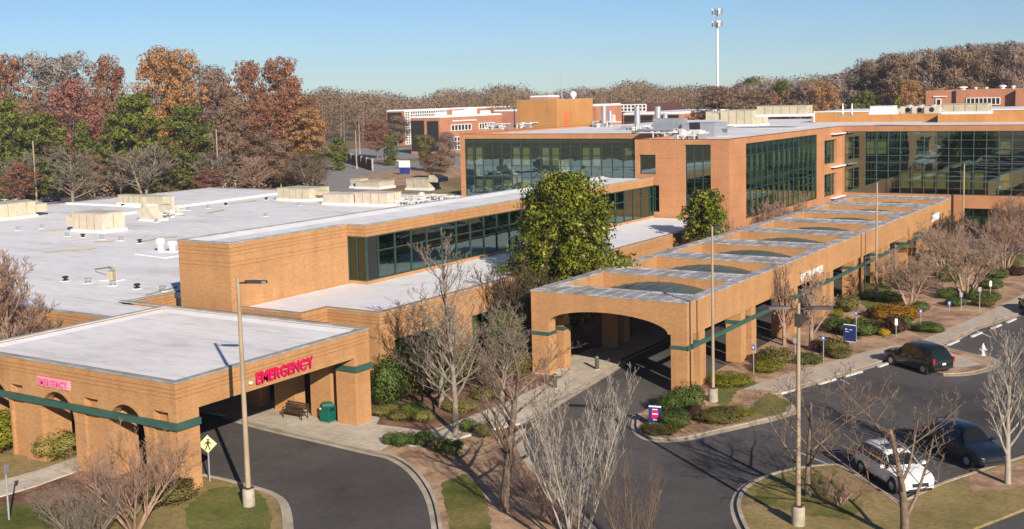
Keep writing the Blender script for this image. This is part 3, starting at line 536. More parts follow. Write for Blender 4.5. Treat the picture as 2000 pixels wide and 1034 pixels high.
# clerestory: solid brick end, then glazed bay
mb=MB(); mb.box(-60.6,-55.75,52.62,53.0,4.6,9.86); mb.box(-56.15,-55.75,53.01,64.3,4.6,9.86); mb.box(-60.6,-60.2,53.01,112.8,4.6,9.86)
mb.box(-55.74,-54.0,64.3,64.42,5.5,5.75); mb.box(-55.74,-54.0,64.3,64.42,9.02,9.86); mb.box(-54.35,-54.0,64.43,112.6,5.5,5.75); mb.box(-54.35,-54.0,64.43,112.6,9.02,9.86)
mb.build('clerestory_wall',m_brick_up,LW)
rz2=MB(); rz2.box(-60.19,-56.16,53.01,112.8,9.3,9.7); rz2.box(-56.15,-54.36,64.43,112.6,9.3,9.7); rz2.build('clerestory_roof',m_roof,LW)
p=MB(); p.add([(-60.2,53,9.88),(-60.2,112.6,9.88),(-59.3,112.6,9.705),(-59.3,53,9.705)],[(0,1,2,3)]); p.add([(-55.8,53,9.87),(-55.8,64.4,9.87),(-56.4,64.4,9.705),(-56.4,53,9.705)],[(0,1,2,3)]); p.add([(-54.05,64.4,9.87),(-54.05,112.5,9.87),(-54.8,112.5,9.705),(-54.8,64.4,9.705)],[(0,1,2,3)]); p.build('roof_flashing',m_roof_clean,LW)
p=MB(); coping(p,[(-60.6,52.62,-55.75,52.9),(-56.03,52.97,-55.75,64.2),(-60.6,52.97,-60.35,112.8),(-55.68,64.3,-54,64.45),(-54.2,64.5,-54,112.6)],.3,.06,9.86,.03); p.build('clerestory_coping',m_coping,LW)
us=[65.75+2.0*k for k in range(24) if 65.75+2*k<112]
bl=[]
curtain(LW,'X',-54.0,64.42,112.6,5.75,9.02,us,[7.85],m_glass_d,m_mull,bl,1.7,.1,.05,name='clerestory_window')
curtain(LW,'Y',64.3,-55.73,-54.02,5.76,9.01,[-54.9],[],glassmat('bronze_corner_glass',(.60,.58,.36),.12,.2),m_mull,[],1.2,.06,.03,name='corner_window')
# --- main three-storey block
MBK=thing('main_hospital_block','three-storey orange brick block with green curtain-wall glazing on three faces','hospital building',(-55,140,0))
Z1=13.95
mb=MB(); mb.wall('Y',113,.5,-56.4,-45.5,0,Z1,[(-55.9,-53.95,10.2,12.3),(-54.75,-53.55,6.1,9.0),(-50.5,-47.57,6.2,13.4)])
mb.wall('X',-45.5,.5,113.501,152.5,0,Z1,[(117.7,141.95,5.2,13.3),(144.9,150.05,9.3,12.35),(144.9,150.05,5.1,8.0)])
mb.box(-56.4,-55.9,113.51,128.99,0,Z1)
mb.build('wall',m_brick_main,MBK)
mb=MB(); mb.wall('Y',129,.5,-91,-56.41,5,Z1,[(-90.25,-56.9,5.55,13.35)]); mb.box(-91,-90.5,129.51,176,5,Z1); mb.build('left_wing_wall',m_brick_main,MBK)
mb=MB(); mb.wall('Y',152.5,.5,-45.49,0,0,Z1,[(-45.2,-1,5.15,13.25),(-30.2,-25.3,.3,3.5),(-23.65,-18.7,.3,3.5),(-37.6,-32,.3,3.5),(-17,-12,.3,3.5)]); mb.box(-.5,0,153.01,185,0,Z1); mb.build('right_wing_wall',m_brick_main,MBK)
# roofs
mb=MB(); mb.prism([(-90.5,129.5),(-55.9,129.5),(-55.9,113.5),(-46,113.5),(-46,153),(-.5,153),(-.5,200),(-90.5,200)],13.4,13.7); mb.build('roof',m_roof,MBK)
p=MB(); p.box(-91.03,-56.43,128.97,129.25,Z1,Z1+.05); p.box(-56.43,-45.47,112.97,113.25,Z1,Z1+.05); p.box(-45.78,-45.47,113.251,152.46,Z1,Z1+.05); p.box(-45.78,0,152.47,152.75,Z1,Z1+.051); p.box(-91.03,-90.75,129.251,200,Z1,Z1+.05); p.build('coping',pmat('rust_coping',(.20,.085,.06),.6),MBK)
p=MB(); p.add([(-46,152.9,13.9),(0,152.9,13.9),(0,154.5,13.72),(-46,154.5,13.72)],[(0,1,2,3)]); p.add([(-46,113.6,13.9),(-46,152.8,13.9),(-47.4,152.8,13.72),(-47.4,113.6,13.72)],[(0,1,2,3)]); p.build('roof_flashing',m_roof_clean,MBK)
# glazing
us=[-88.8+1.51*k for k in range(22) if -88.8+1.51*k<-57.2]
bl=[]
for k in (0,1,5,6,8,9,12,13,16,17,18): bl.append((us[k]-1.3 if k else -90,us[k]-.3,9.85,12.15,m_blind2 if k%3 else m_blind))
for k in (1,2,4,6): bl.append((us[k]-1.35,us[k]-.2,6.2,7.8,m_blind))
bl.append((us[9]-.9,us[9]+.9,8.4,9.7,m_blind2))
curtain(MBK,'Y',129,-90.25,-56.9,5.55,13.35,us,[6.9,8.2,9.75,11.2,12.32],m_glass,m_mull,bl,3,.15,slabs=(9.3,13))
us=[119.4+1.76*k for k in range(13)]
bl=[]
for k in range(14):
    a=([117.7]+us)[k]
    if k not in (4,9): bl+= [(a+.12,a+1.15,10.15,12.0,m_blind)]
    if k not in (9,): bl+= [(a+.15,a+1.1,5.4,8.0,m_blind)]
curtain(MBK,'X',-45.5,117.7,141.95,5.2,13.3,us,[6.3,7.3,8.3,9.32,10.6,12.0],m_glass,m_mull,bl,3,.15,slabs=(9.0,12.9))
us=[-44.0+1.5*k for k in range(29)]
bl=[]
rows=[(10.0,11.9),(5.95,8.0)]
for k,top,bot in ((0,1,1),(2,1,0),(3,1,0),(5,0,1),(6,0,1),(7,0,1),(8,0,1),(10,0,1),(11,0,1),(13,1,1),(15,1,1),(16,0,1),(18,1,1),(19,1,0),(21,1,1)):
    a=us[k]-1.4
    if top: bl.append((a,a+1.25,10.3,11.9,m_blind))
    if bot: bl.append((a,a+1.3,5.95,8.0,m_blind))
curtain(MBK,'Y',152.5,-45.2,-1,5.15,13.25,us,[5.95,7.0,8.1,9.2,10.1,11.05,12.1],m_glass,m_mull_l,bl,3,.15,.035,slabs=(9.1,12.9))
for a,b,p,q,n,zs,gm in ((-55.9,-53.95,10.2,12.3,1,[],m_glass),(-54.75,-53.55,6.1,9.0,2,[7.5],m_glass_d),(-50.5,-47.57,6.2,13.4,3,[8.0,9.8,11.6],m_glass)):
    curtain(MBK,'Y',113,a,b,p,q,[a+(b-a)*k/n for k in range(1,n)],zs,gm,m_mull,[],2,.25 if n>1 else .3,.04,slabs=(9.5,),name='window')
for q in (9.3,5.1): curtain(MBK,'X',-45.5,144.9,150.05,q,q+3 if q>6 else 8.0,[146.2,147.4,148.7],[q+.9,q+1.9],m_glass,m_mull,[(145,146,q+1,q+2.9,m_blind),(147.6,149.6,q+1,q+2.8,m_blind)],2,.45,.05,name='window')
for z in (13.02,8.75,4.7):
    p=MB(); p.box(-45.497,-44.9,147.5,152.3,z,z+.14); p.build('white_ledge',m_white,MBK)
for a,b in ((-30.2,-25.3),(-23.65,-18.7),(-37.6,-32),(-17,-12)):
    curtain(MBK,'Y',152.5,a,b,.3,3.5,[a+(b-a)*k/4 for k in (1,2,3)],[1.2,2.4],m_glass_d,m_mull,[(a+1.3,a+2.3,1.2,2.4,m_blind),(a+2.6,a+3.6,1.2,2.4,m_blind)],2,.45,.04,name='window')
# raised volumes on the roof
p=MB(); p.box(-37.8,0,172.8,198,13.7,15.25); p.box(-58,-37.81,178,198,13.7,15.2); p.build('upper_parapet_wall',m_brick_pent,MBK)
p=MB(); p.box(-57.7,-.3,178.3,197.7,15.25,15.4); p.build('upper_roof',m_roof_clean,MBK)
p=MB(); p.box(-103,-95.3,162.8,175,13.7,18.2); p.build('penthouse',m_brick_pent,MBK); 
p=MB(); p.box(-103.02,-95.28,162.78,175.02,18.2,18.27); p.build('penthouse_coping',m_coping,MBK)
p=MB(); p.box(-95.298,-95.22,165.2,166.6,13.75,16.2); p.build('penthouse_door',pmat('orange_door',(.62,.17,.06),.5),MBK)
# --- entrance portico
PT=thing('entrance_portico','long brick entrance portico with open roof bays, green vaults and paired columns','portico',(-35,104,0))
YE=141.2; PZ=5.8; XL,XR=-40.75,-29.28
K=[65.6+9.12*k for k in range(9)]
mb=MB()
mb.box(XR-.7,XR,66.503,YE,3.68,PZ); mb.build('side_beam',m_brick,PT); mb=MB(); mb.box(XL,XL+.7,66.503,YE,3.68,PZ); mb.build('side_beam',m_brick,PT)
def beam(y0,d):
    ai=arc(-35,3.7,4.4,1.0,20)[::-1]; return [(XL+.701,PZ-.002)]+[(XL+.701,3.7)]+[(u,z) for u,z in ai]+[(XR-.701,3.7)]+[(XR-.701,PZ-.002)]
p=MB(); p.slab('Y',65.6,.9,[(XL,PZ-.001),(XL,3.05),(-39.4,3.05),(-39.4,3.72)]+arc(-35,3.72,4.4,1.02,20)[::-1]+[(-30.4,3.72),(-30.4,3.05),(XR,3.05),(XR,PZ-.001)]); p.build('arched_front',m_brick,PT)
for k,y in enumerate(K):
    p=MB()
    if k: p.slab('Y',y,.45,beam(y,0))
    p.slab('Y',y+2.14,.45,beam(y,0))
    p.build('cross_beam',m_brick,PT)
    p=MB(); p.box(XL+.741,XR-.741,y-.03,y+2.62,PZ+.004,PZ+.06)
    p.box(XL+.741,XR-.741,y+2.46,y+2.62,PZ+.061,PZ+.13)
    for j in range(11): xx=XL+1.2+j*.93; p.box(xx,xx+.05,y+.05,y+2.4,PZ+.061,PZ+.09)
    p.build('beam_coping',m_coping_st,PT)
for y0 in (65.6,):
    p=MB(); p.box(XR-.74,XR+.04,65.56,YE,PZ+.003,PZ+.075); p.box(XL-.04,XL+.74,65.56,YE,PZ+.003,PZ+.075)
    for j in range(30): yy=66.2+j*2.5; p.box(XR-.70,XR+.02,yy,yy+.04,PZ+.076,PZ+.1); p.box(XL-.02,XL+.70,yy,yy+.03,PZ+.076,PZ+.1)
    p.build('side_coping',m_coping_st,PT)
for k,y in enumerate(K[:-1]):
    p=MB(); y0,y1=y+2.595,y+9.115; n=16
    V=[(-35.01+4.98*(2*i/n-1),yy,4.5+.92*(1-(2*i/n-1)**2)) for yy in (y0,y1) for i in range(n+1)]
    p.add(V,[(i,i+1,n+2+i,n+1+i) for i in range(n)])
    for j in range(12):
        x=-35.01+4.9*(2*j/11-1); zz=4.5+.92*(1-((x+35.01)/4.98)**2); p.box(x-.02,x+.02,y0+.01,y1-.01,zz-.02,zz+.05)
    p.build('vault_roof',m_vault,PT)
for k,y in enumerate(K):
    for s,(x0,x1) in enumerate(((XL,-39.4),(-30.4,XR))):
        if s==0 and k>1: 
            pass
        for j,yy in enumerate((y,y+2.0)):
            p=MB(); e=.0 if (j==0) else (.15 if s else -.15)
            p.box(x0,x1,yy+.003,yy+.95,.1,2.82); p.box(x0+.04,x1-.04,yy+.05,yy+.9,3.06,3.679)
            o=p.build('column',m_brick,PT)
            q=MB(); q.box(x0-.05,x1+.05,yy-.05,yy+1.0,2.822,3.055); q.build('green_cap',m_green,o)
p=MB(); p.box(XR+.052,XR+.2,65.5,YE,2.84,3.12)
p.build('green_band',m_green,PT)
for y0,z0 in ((67.05,3.13),(105.3,.1)): p=MB(); p.box(XR+.002,XR+.045,y0,y0+.12,z0,PZ); p.build('downpipe',m_soffit,PT)
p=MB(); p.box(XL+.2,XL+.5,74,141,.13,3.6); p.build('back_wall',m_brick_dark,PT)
for y in (75.5,84,92,100,108):
    p=MB(); p.box(XL+.505,XL+.6,y,y+4,.2,2.9); p.build('entrance_door',m_glass_d,PT)
# --- lettering
def letters(txt,parent,face,size,mats,ext,ax,c,u0,u1,z,bold=.02):
    cu=bpy.data.curves.new('t','FONT'); tmp=bpy.data.objects.new('t',cu); COL.objects.link(tmp); cu.size=1
    ws=[]
    for ch in txt:
        cu.body=ch; bpy.context.view_layer.update(); ws.append(max(tmp.dimensions.x,.2))
    gap=.13; tot=sum(ws)+gap*(len(txt)-1); sx=(u1-u0)/tot; x=0
    for ch,w in zip(txt,ws):
        cu.body=ch; cu.extrude=ext/2; cu.offset=bold; cu.fill_mode='BOTH'; dg=bpy.context.evaluated_depsgraph_get(); dg.update()
        me=bpy.data.meshes.new_from_object(tmp.evaluated_get(dg)); me.name='letter'; me.materials.clear()
        for m in mats: me.materials.append(m)
        xs=[v.co.x for v in me.vertices]; mn=min(xs); hs=max(v.co.y for v in me.vertices); off=wloc(parent)
        for v in me.vertices:
            u=u0+(x+(v.co.x-mn)*w/(max(xs)-mn))*sx; zz=z+v.co.y/hs*size; d=ext/2+v.co.z+.04
            P=Vector((c+d,u,zz)) if ax=='X' else Vector((u,c-d,zz)); v.co=P-off
        me.update()
        if len(mats)>1:
            for pl in me.polygons:
                n=pl.normal; pl.material_index=0 if abs(n.x if ax=='X' else n.y)>.7 else 1
        link(bpy.data.objects.new('letter',me),parent); x+=w+gap
    bpy.data.objects.remove(tmp)
S=thing('emergency_sign','large magenta-red EMERGENCY letters on the drive side of the canopy','sign',(-43.1,44.2,4.5))
letters('EMERGENCY',S,0,.62,[m_pink,m_red_side],.11,'X',-43.12,42.05,46.35,4.40,.004)
p=MB(); p.box(-43.14,-43.06,42.1,46.3,4.6,4.66); p.box(-43.14,-43.06,42.1,46.3,4.8,4.86); p.build('mounting_rail',m_red_side,S)
p=MB(); p.lathe([(.0,0),(.10,.02),(.12,.09),(.07,.15),(.02,.17)],(-43.02,41.62,4.5),10); p.build('flood_lamp',m_white,S)
S=thing('emergency_panel_sign','pale pink faded EMERGENCY panel on the arched front of the canopy','sign',(-52.5,36.7,4.6))
p=MB(); p.box(-53.8,-51.15,36.7,36.795,4.33,4.83); p.build('panel',m_palepink,S)
letters('EMERGENCY',S,0,.33,[m_pinklet],.04,'Y',36.72,-53.68,-51.27,4.42,.02)
S=thing('entrance_sign','row of white raised letters on the long side of the portico','sign',(-29.2,90,4.2))
letters('ENTRANCE',S,0,.52,[m_white],.1,'X',XR,87.2,92.6,4.02,.02)
S=thing('white_fascia_sign','small white sign strip near the far end of the portico','sign',(-29.2,133,4.4))
p=MB(); p.box(XR+.002,XR+.1,131.5,135.0,4.0,4.75); p.build('panel',m_white,S)
p=MB(); p.box(XR+.101,XR+.105,131.6,134.9,4.1,4.15); p.box(XR+.101,XR+.105,131.6,134.9,4.6,4.65); p.build('trim',pmat('lavender_trim',(.6,.58,.68),.5),S)
# --- far buildings
def far_block(o,name,x0,x1,y0,y1,z,mat,roof=True,z0=0):
    p=MB(); p.box(x0,x1,y0,y1,z0,z); w=p.build(name,mat,o)
    if roof: q=MB(); q.box(x0+.3,x1-.3,y0+.3,y1-.3,z+.003,z+.25); q.box(x0-.1,x1+.1,y0-.1,y1+.1,z-.35,z+.001) ; q.build('white_roof_edge',m_roof_clean,o)
    return w
def grid(o,ax,c,u0,u1,z0,z1,nu,nz,name='white_grid_window',fr=m_white,gl=None,t=.35):
    p=MB(); d=.25
    def bx(mb,a,b,p0,q0,d0,d1):
        if ax=='X': mb.box(c+d0,c+d1,a,b,p0,q0)
        else: mb.box(a,b,c-d1,c-d0,p0,q0)
    for i in range(nu+1): u=u0+(u1-u0)*i/nu; bx(p,u-t/2,u+t/2,z0,z1,.01,d)
    for j in range(nz+1): z=z0+(z1-z0)*j/nz; bx(p,u0,u1,z-t/2,z+t/2,.012,d-.01)
    w=p.build(name,fr,o); g=MB(); bx(g,u0,u1,z0,z1,.004,.02); g.build('glass',gl or m_fglass,w)
m_fglass=pmat('far_window_glass',(.03,.024,.024),.35,0,.3)
F1=thing('distant_brick_building','pink-brick building with white roof and white grid corner beyond the car park','building',(-235,330,0))
far_block(F1,'front_wing',-242.4,-230,314.6,353,12.6,m_brick_red)
p=MB(); p.box(-242,-236.6,314.4,314.59,1,11.4); p.box(-235.2,-230.6,314.4,314.59,1,11.2); p.build('dark_glazing',m_fglass,F1)
for y0,y1,z0,z1 in ((321,333,7.6,9.6),(338,348,7.6,9.6),(319,333,1.0,5.4)): grid(F1,'X',-230,y0,y1,z0,z1,6 if z0>6 else 8,1 if z0>6 else 3,'window',m_white,t=.22)
p=MB(); p.box(-229.995,-229.6,322,336,10.7,11.1); p.build('white_ledge',m_white,F1)
far_block(F1,'tall_wing',-298,-289,371,452,14.2,m_brick_red)
p=MB(); p.box(-297.5,-290.2,370.8,370.98,1,13.4); p.build('dark_glazing',m_fglass,F1)
grid(F1,'X',-289,371.5,374.6,.5,13.8,2,13,'white_grid_window'); grid(F1,'X',-289,375,400,11.2,13.8,16,2,'white_grid_window')
far_block(F1,'rear_wing',-250,-226,378,420,13.4,m_brick_red)
grid(F1,'X',-226,384,404,13.0,16.6,9,4,'white_grid_window'); far_block(F1,'upper_storey',-240,-226.3,384,404,16.4,m_brick_dark); far_block(F1,'roof_house',-238,-230,386,395,18.6,m_brick_red)
for i,(x,y,w,h) in enumerate(((-236,322,3,1.1),(-235,331,4,1.4),(-236,340,3.5,1.9),(-234,347,2.4,1.0))):
    p=MB(); p.box(x-1.5,x+1.5,y,y+w,12.855,12.85+h); p.box(x-1.3,x+1.3,y+.2,y+w-.2,12.85+h+.001,13.0+h); p.build('roof_unit',m_roof_clean,F1)
F2=thing('distant_dark_glass_building','brick building with dark glazed end and white roof left of the radio mast','building',(-150,320,0))
far_block(F2,'main_block',-158.5,-140,310,356,12.9,m_brick_red)
p=MB(); p.box(-158,-148.6,309.8,309.98,6,12.3); p.box(-147.6,-140.4,309.8,309.98,6,12.3); p.build('dark_glazing',m_fglass,F2)
far_block(F2,'side_block',-182,-167.2,309,326,15.6,m_brick_red); grid(F2,'X',-167.2,317,321,9.2,12.2,4,3,'window')
far_block(F2,'rear_block',-182,-162,330,360,15.4,m_brick_dark,False); grid(F2,'Y',330,-175,-160.6,13.2,15.3,11,2); grid(F2,'Y',330,-175,-171.5,8,13,2,5)
p=MB(); p.box(-139.99,-139.8,318,326,9.6,10.6); p.box(-139.99,-139.6,331,334,9.2,10.0); p.box(-139.99,-139.6,340,342.5,9.4,10.5); p.build('white_vent',m_white,F2)
F3=thing('red_brick_school_block','long red-brick building with square windows and roof fans below the right-hand hill','building',(-52,300,0))
far_block(F3,'main_block',-67,-46.3,293,330,17.85,m_brick_red,False); far_block(F3,'side_block',-46.29,-20,291,330,17.7,m_brick_red,False)
p=MB(); p.box(-60.6,-59.9,292.7,292.98,9,17.6); p.build('dark_slot',m_fglass,F3)
grid(F3,'Y',293,-57.5,-50,14.2,15.8,8,1,'window',t=.16)
for a in (-43.5,-40.9): grid(F3,'Y',291,a,a+2.2,14.1,16.0,2,2,'window',t=.2)
for x0,x1,y,z in ((-65.2,-62,292.7,16.2),(-43.7,-38.4,290.7,16.6)): p=MB(); p.box(x0,x1,y,y+.29,z,z+.25); p.build('white_ledge',m_white,F3)
grid(F3,'Y',293,-64.5,-63.4,14.2,15.7,1,1,'window',t=.2)
for i,(x,w,h) in enumerate(((-59,2.2,.8),(-56,.9,.5),(-53.6,.9,.5),(-50,1.8,.9),(-47.6,1.2,.7),(-44.7,.8,1.1),(-42.5,.7,.8))):
    p=MB(); p.lathe([(w*.3,0),(w*.3,h*.5),(w*.52,h*.55),(w*.52,h*.75),(w*.2,h)],(x,296,17.87 if x<-46.3 else 17.72),10); p.build('roof_fan',m_white,F3)
# ------------------------------------------------------------------ roof plant
def unit(label,x0,x1,y0,y1,z,h,mat,name='rooftop_air_unit',hood=None,panels=True,group='air handling units on the roofs',cat='air unit'):
    t=thing(name,label,cat,((x0+x1)/2,(y0+y1)/2,z),group)
    p=MB(); p.box(x0-.15,x1+.15,y0-.15,y1+.15,z-.05,z+.28); p.build('base_curb',m_roof_clean,t)
    q=MB(); q.box(x0,x1,y0,y1,z+.281,z+h)
    p=MB(); p.box(x0-.06,x1+.06,y0-.06,y1+.06,z+h+.001,z+h+.07); p.build('lid',mat,t)
    if panels:
        q.mi=1; n=max(2,int((y1-y0)/1.1))
        for i in range(1,n): yy=y0+(y1-y0)*i/n; q.box(x1+.002,x1+.035,yy-.03,yy+.03,z+.32,z+h-.06)
        n=max(2,int((x1-x0)/1.1))
        for i in range(1,n): xx=x0+(x1-x0)*i/n; q.box(xx-.03,xx+.03,y0-.035,y0-.002,z+.32,z+h-.06)
    q.build('cabinet',[mat,m_tan_d],t)
    if panels:
        for i in range(2):
            yy=y0+(y1-y0)*(.2+.45*i); q=MB(); q.box(x1+.036,x1+.07,yy,yy+min(1.0,(y1-y0)*.2),z+.45,z+h-.25); q.build('access_panel',mat,t)
    if hood:
        for (a,b,c,d,z0,z1) in hood:
            q=MB(); q.add([(a,c,z0),(b,c,z0),(b,d,z0),(a,d,z0),(a,c,z1),(b,c,z1-.4),(b,d,z1-.4),(a,d,z1)],[(3,2,1,0),(4,5,6,7),(0,1,5,4),(1,2,6,5),(2,3,7,6),(3,0,4,7)]); q.build('intake_hood',mat,t)
    return t
def U(*a,**k): pass
x0,x1,y0,y1,z,h=-107.7,-102.77,79.07,82.07,5.48,2.03
unit('large beige unit standing alone nearest the front on the wide white roof',x0,x1,y0,y1,z,h,m_tan2,hood=[(x0-1.3,x0-.02,y0+.2,y0+1.6,z+.5,z+h-.3)])
x0,x1,y0,y1,z,h=-131.55,-127.07,80.49,88.17,5.48,1.89
unit('tan unit cut off by the left picture edge',x0,x1,y0,y1,z,h,m_tan,hood=[(x0+.3,x1-.3,y1+.02,y1+1.8,z+.5,z+h)])
x0,x1,y0,y1,z,h=-130.4,-121.41,103.2,104.65,5.48,1.3
unit('long low tan unit near the far left corner of the wide white roof',x0,x1,y0,y1,z,h,m_tan)
x0,x1,y0,y1,z,h=-112.47,-106.63,115.49,119.55,5.48,1.66
unit('tan unit behind the raised clerestory, with louvred end',x0,x1,y0,y1,z,h,m_tan,hood=[(x1+.02,x1+1.0,y0+1,y1-1,z+.8,z+h-.1)])
x0,x1,y0,y1,z,h=-96.63,-91.31,113.2,116.03,5.48,1.62
unit('pinkish beige ribbed unit closest to the raised clerestory roof',x0,x1,y0,y1,z,h,m_tan2)
x0,x1,y0,y1,z,h=-101.64,-97.03,112.71,114,5.48,1.39
unit('small beige cabinet joined to the left of the ribbed unit',x0,x1,y0,y1,z,h,m_tan2,panels=False)
x0,x1,y0,y1,z,h=-105.65,-101.44,135.57,138.2,5.48,1.59
unit('tan unit with large curved hood beside the dark shaded roof',x0,x1,y0,y1,z,h,m_tan,hood=[(x1+.02,x1+1.6,y0,y1,z+1.2,z+h+.6)])
x0,x1,y0,y1,z,h=-114.92,-110.36,134.9,138.67,5.48,1.08
unit('low tan duct box between the two back units',x0,x1,y0,y1,z,h,m_tan,panels=False)
x0,x1,y0,y1,z,h=-116.59,-114.51,135.66,137.38,5.48,1.34
unit('square tan cabinet rising behind the ribbed unit',x0,x1,y0,y1,z,h,m_tan,panels=False)
x0,x1,y0,y1,z,h=-66.54,-61.54,161.91,168.32,13.7,2.32
unit('yellow-tan boxy unit on the main block roof above the tall glazing',x0,x1,y0,y1,z,h,m_tan,hood=[(x0-2.5,x0-.02,y0+.3,y1-.4,z+1.0,z+h-.1)])
x0,x1,y0,y1,z,h=-57.93,-50.87,154.02,156.59,15.3,1.39
unit('long yellow-tan unit on the far roof below the orange round tree',x0,x1,y0,y1,z,h,m_tan)
x0,x1,y0,y1,z,h=-32.74,-27.34,152.36,154.56,15.4,1.2
unit('wide tan screened unit on the upper roof below the red-brick school',x0,x1,y0,y1,z,h,m_tan)
x0,x1,y0,y1,z,h=-42.74,-39.9,155.74,158.35,15.4,1.01
unit('small white unit on the upper roof left of the fan bank',x0,x1,y0,y1,z,h,m_white,panels=False)
for i,(px,lab) in enumerate(((1775,'left'),(1798,'middle'),(1822,'right'))):
    x,y=[(-38.89,160.54),(-37.15,159.69),(-35.37,158.81)][i]
    t=thing('condenser_fan',f'grey-white condenser box, {lab} one of the fan bank on the upper roof','condenser',(x,y,15.4),'condenser fans on the upper roof')
    p=MB(); p.box(x-.95,x+.95,y-.7,y+.7,15.35,16.3); p.build('cabinet',m_tan2,t); p=MB(); p.tube((x,y-.705,15.85),(x,y-.73,15.85),.32,n=14); p.build('fan',m_black,t); p=MB(); p.tube((x,y,16.3),(x,y,16.5),.55,n=14); p.build('fan_ring',m_galv,t)
# grey duct run on the main block
t=thing('grey_duct_run','grey sheet-metal ducts with dark louvre on the roof above the tall slot window','duct',(-56.22,133.89,13.7))
x0,x1,y0,y1,z,h=-56.19,-52.13,124.91,133.73,13.7,1.65
y1=y0+4.0
p=MB(); p.box(x0,x1,y0,y1,z,z+h); p.build('plenum',m_galv,t)
p=MB(); p.box(x0+1.0,x0+2.3,y0-.06,y0-.003,z+.9,z+1.7); p.build('louvre',m_black,t)
p=MB(); p.box(x1+.01,x1+.9,y1-2.0,y1-.3,z+.9,z+h-.5); p.build('duct',m_galv,t); p=MB(); p.box(x0-4,x0-.01,y0+.5,y0+1.7,z+1.0,z+2.2); p.build('duct',m_galv,t); p=MB(); p.path([(x0-6,y0-1,z+.6),(x0-4.5,y0-1.4,z+.9),(x0-.5,y0-1.2,z+.9)],.16); p.build('pipe',m_galv,t)
def pipe_cluster(label,x,y,z,seed,stack=0,n=6,w=2.5,cat='roof pipes'):
    t=thing('roof_pipe_cluster',label,cat,(x,y,z),'pipe and fan clusters on the roofs'); rg=random.Random(seed)
    p=MB()
    for i in range(n):
        a=x+rg.uniform(-w,w); b=y+rg.uniform(-w*.7,w*.7); hh=rg.uniform(.3,.9); p=MB(); p.path([(a,b,z-.05),(a,b,z+hh),(a+rg.uniform(.5,1.4),b,z+hh),(a+1.4,b+rg.uniform(.3,1),z+hh)],.09,6); p.build('pipe',m_pale,t)
    for i in range(max(2,n//2)):
        a=x+rg.uniform(-w,w); b=y+rg.uniform(-w*.7,w*.7); hh=rg.uniform(.5,1.0); p=MB(); p.lathe([(.3,-.03),(.3,hh*.5),(.48,hh*.55),(.48,hh*.8),(.15,hh)],(a,b,z),9); p.build('mushroom_fan',m_pale,t)
    for k in range(stack): p=MB(); p.tube((x+k*1.1,y,z-.03),(x+k*1.1,y,z+3.4-.9*k),.42-.1*k,n=12); p.build('exhaust_stack',m_galv,t)
    for i in range(3): a=x+rg.uniform(-w,w); b=y+rg.uniform(-w*.7,w*.7); p=MB(); p.box(a-.4,a+.4,b-.3,b+.3,z-.03,z+.55); p.build('equipment_box',m_galv,t)
    return t
for a in (('twin grey exhaust stacks with white fans right of the orange penthouse',-87.45,164.28,13.7,1,2,5),('single grey stack with white base in the middle of the main roof',-74.22,149.57,13.7,2,1,3),
    ('tall grey stack and looping white pipes left of the grey ducts',-67.1,141.4,13.7,3,2,8),('white pipes and fans at the left front edge of the main roof',-103.27,157.62,13.7,4,0,8,3),
    ('two thin white vent poles and fans left of the orange penthouse',-101.54,161.95,13.7,6,0,6,2),('white pipe loops above the front edge of the main roof by the grey ducts',-57.04,125.06,13.7,7,0,9,2.6),
    ('white round fans on the main roof under the tan duct hood',-52.67,119.59,13.7,8,0,8,2),('white valves and pipes behind the white parapet near the roof corner',-52.76,180.79,13.7,9,0,6,2.6),
    ('pale pipe heap at the bend of the orange parapet',-47.82,184.51,13.7,10,0,6,2.6),('jumble of white pipes beside the ribbed unit on the wide roof',-89.58,116.57,5.48,11,0,10,3),
    ('pile of pale vents along the shaded roof by the main block',-90.45,122.16,5.48,12,0,9,3.2),('white pipes around the tan duct elbow',-110.19,93.11,5.48,13,0,6,2)):
    pipe_cluster(a[0],a[1],a[2],a[3],a[4],a[5],a[6],a[7] if len(a)>7 else 2.2)
for lab,px in (('thin pale vent pole left of the penthouse',(-104.9,164.86,3.6)),('second pale vent pole closest to the penthouse',(-102.05,164.39,3.4)),('tall thin mast on top of the orange penthouse',(-108.63,186.63,9.6)),('white vent pipe on the roof edge near the inner corner',(-55.56,171.82,1.9)),('left of two thin poles on the far white roof',(-46.07,154.56,1.6)),('right of two thin poles on the far white roof',(-44.67,153.98,1.6))):
    x,y,hh=px; zz=18.2 if 'mast' in lab else (15.3 if 'far' in lab else 13.7)
    if 'mast' in lab: x,y,hh=-96.2,166,4.6
    t=thing('vent_pole',lab,'pole',(x,y,zz),'thin poles on the roofs'); p=MB(); p.tube((x,y,zz-.03),(x,y,zz+hh),.14 if 'mast' not in lab else .09,.07,7); p.build('shaft',m_white if 'mast' not in lab else m_galv,t); p=MB(); p.lathe([(.3,0),(.3,.1),(.15,.25)],(x,y,zz),8); p.build('base_flange',m_galv,t)
t=thing('roof_ball_vent','white dome on top of the orange penthouse','vent',(-96.3,170,18.2)); p=MB(); p.lathe([(.25,0),(.3,.3),(.55,.5),(.6,.9),(.35,1.25),(.05,1.35)],(-96.3,170,18.2),12); p.build('dome',m_white,t,60); p=MB(); p.box(-97,-95.9,169.4,170.6,18.2,18.3); p.build('base_plate',m_galv,t)
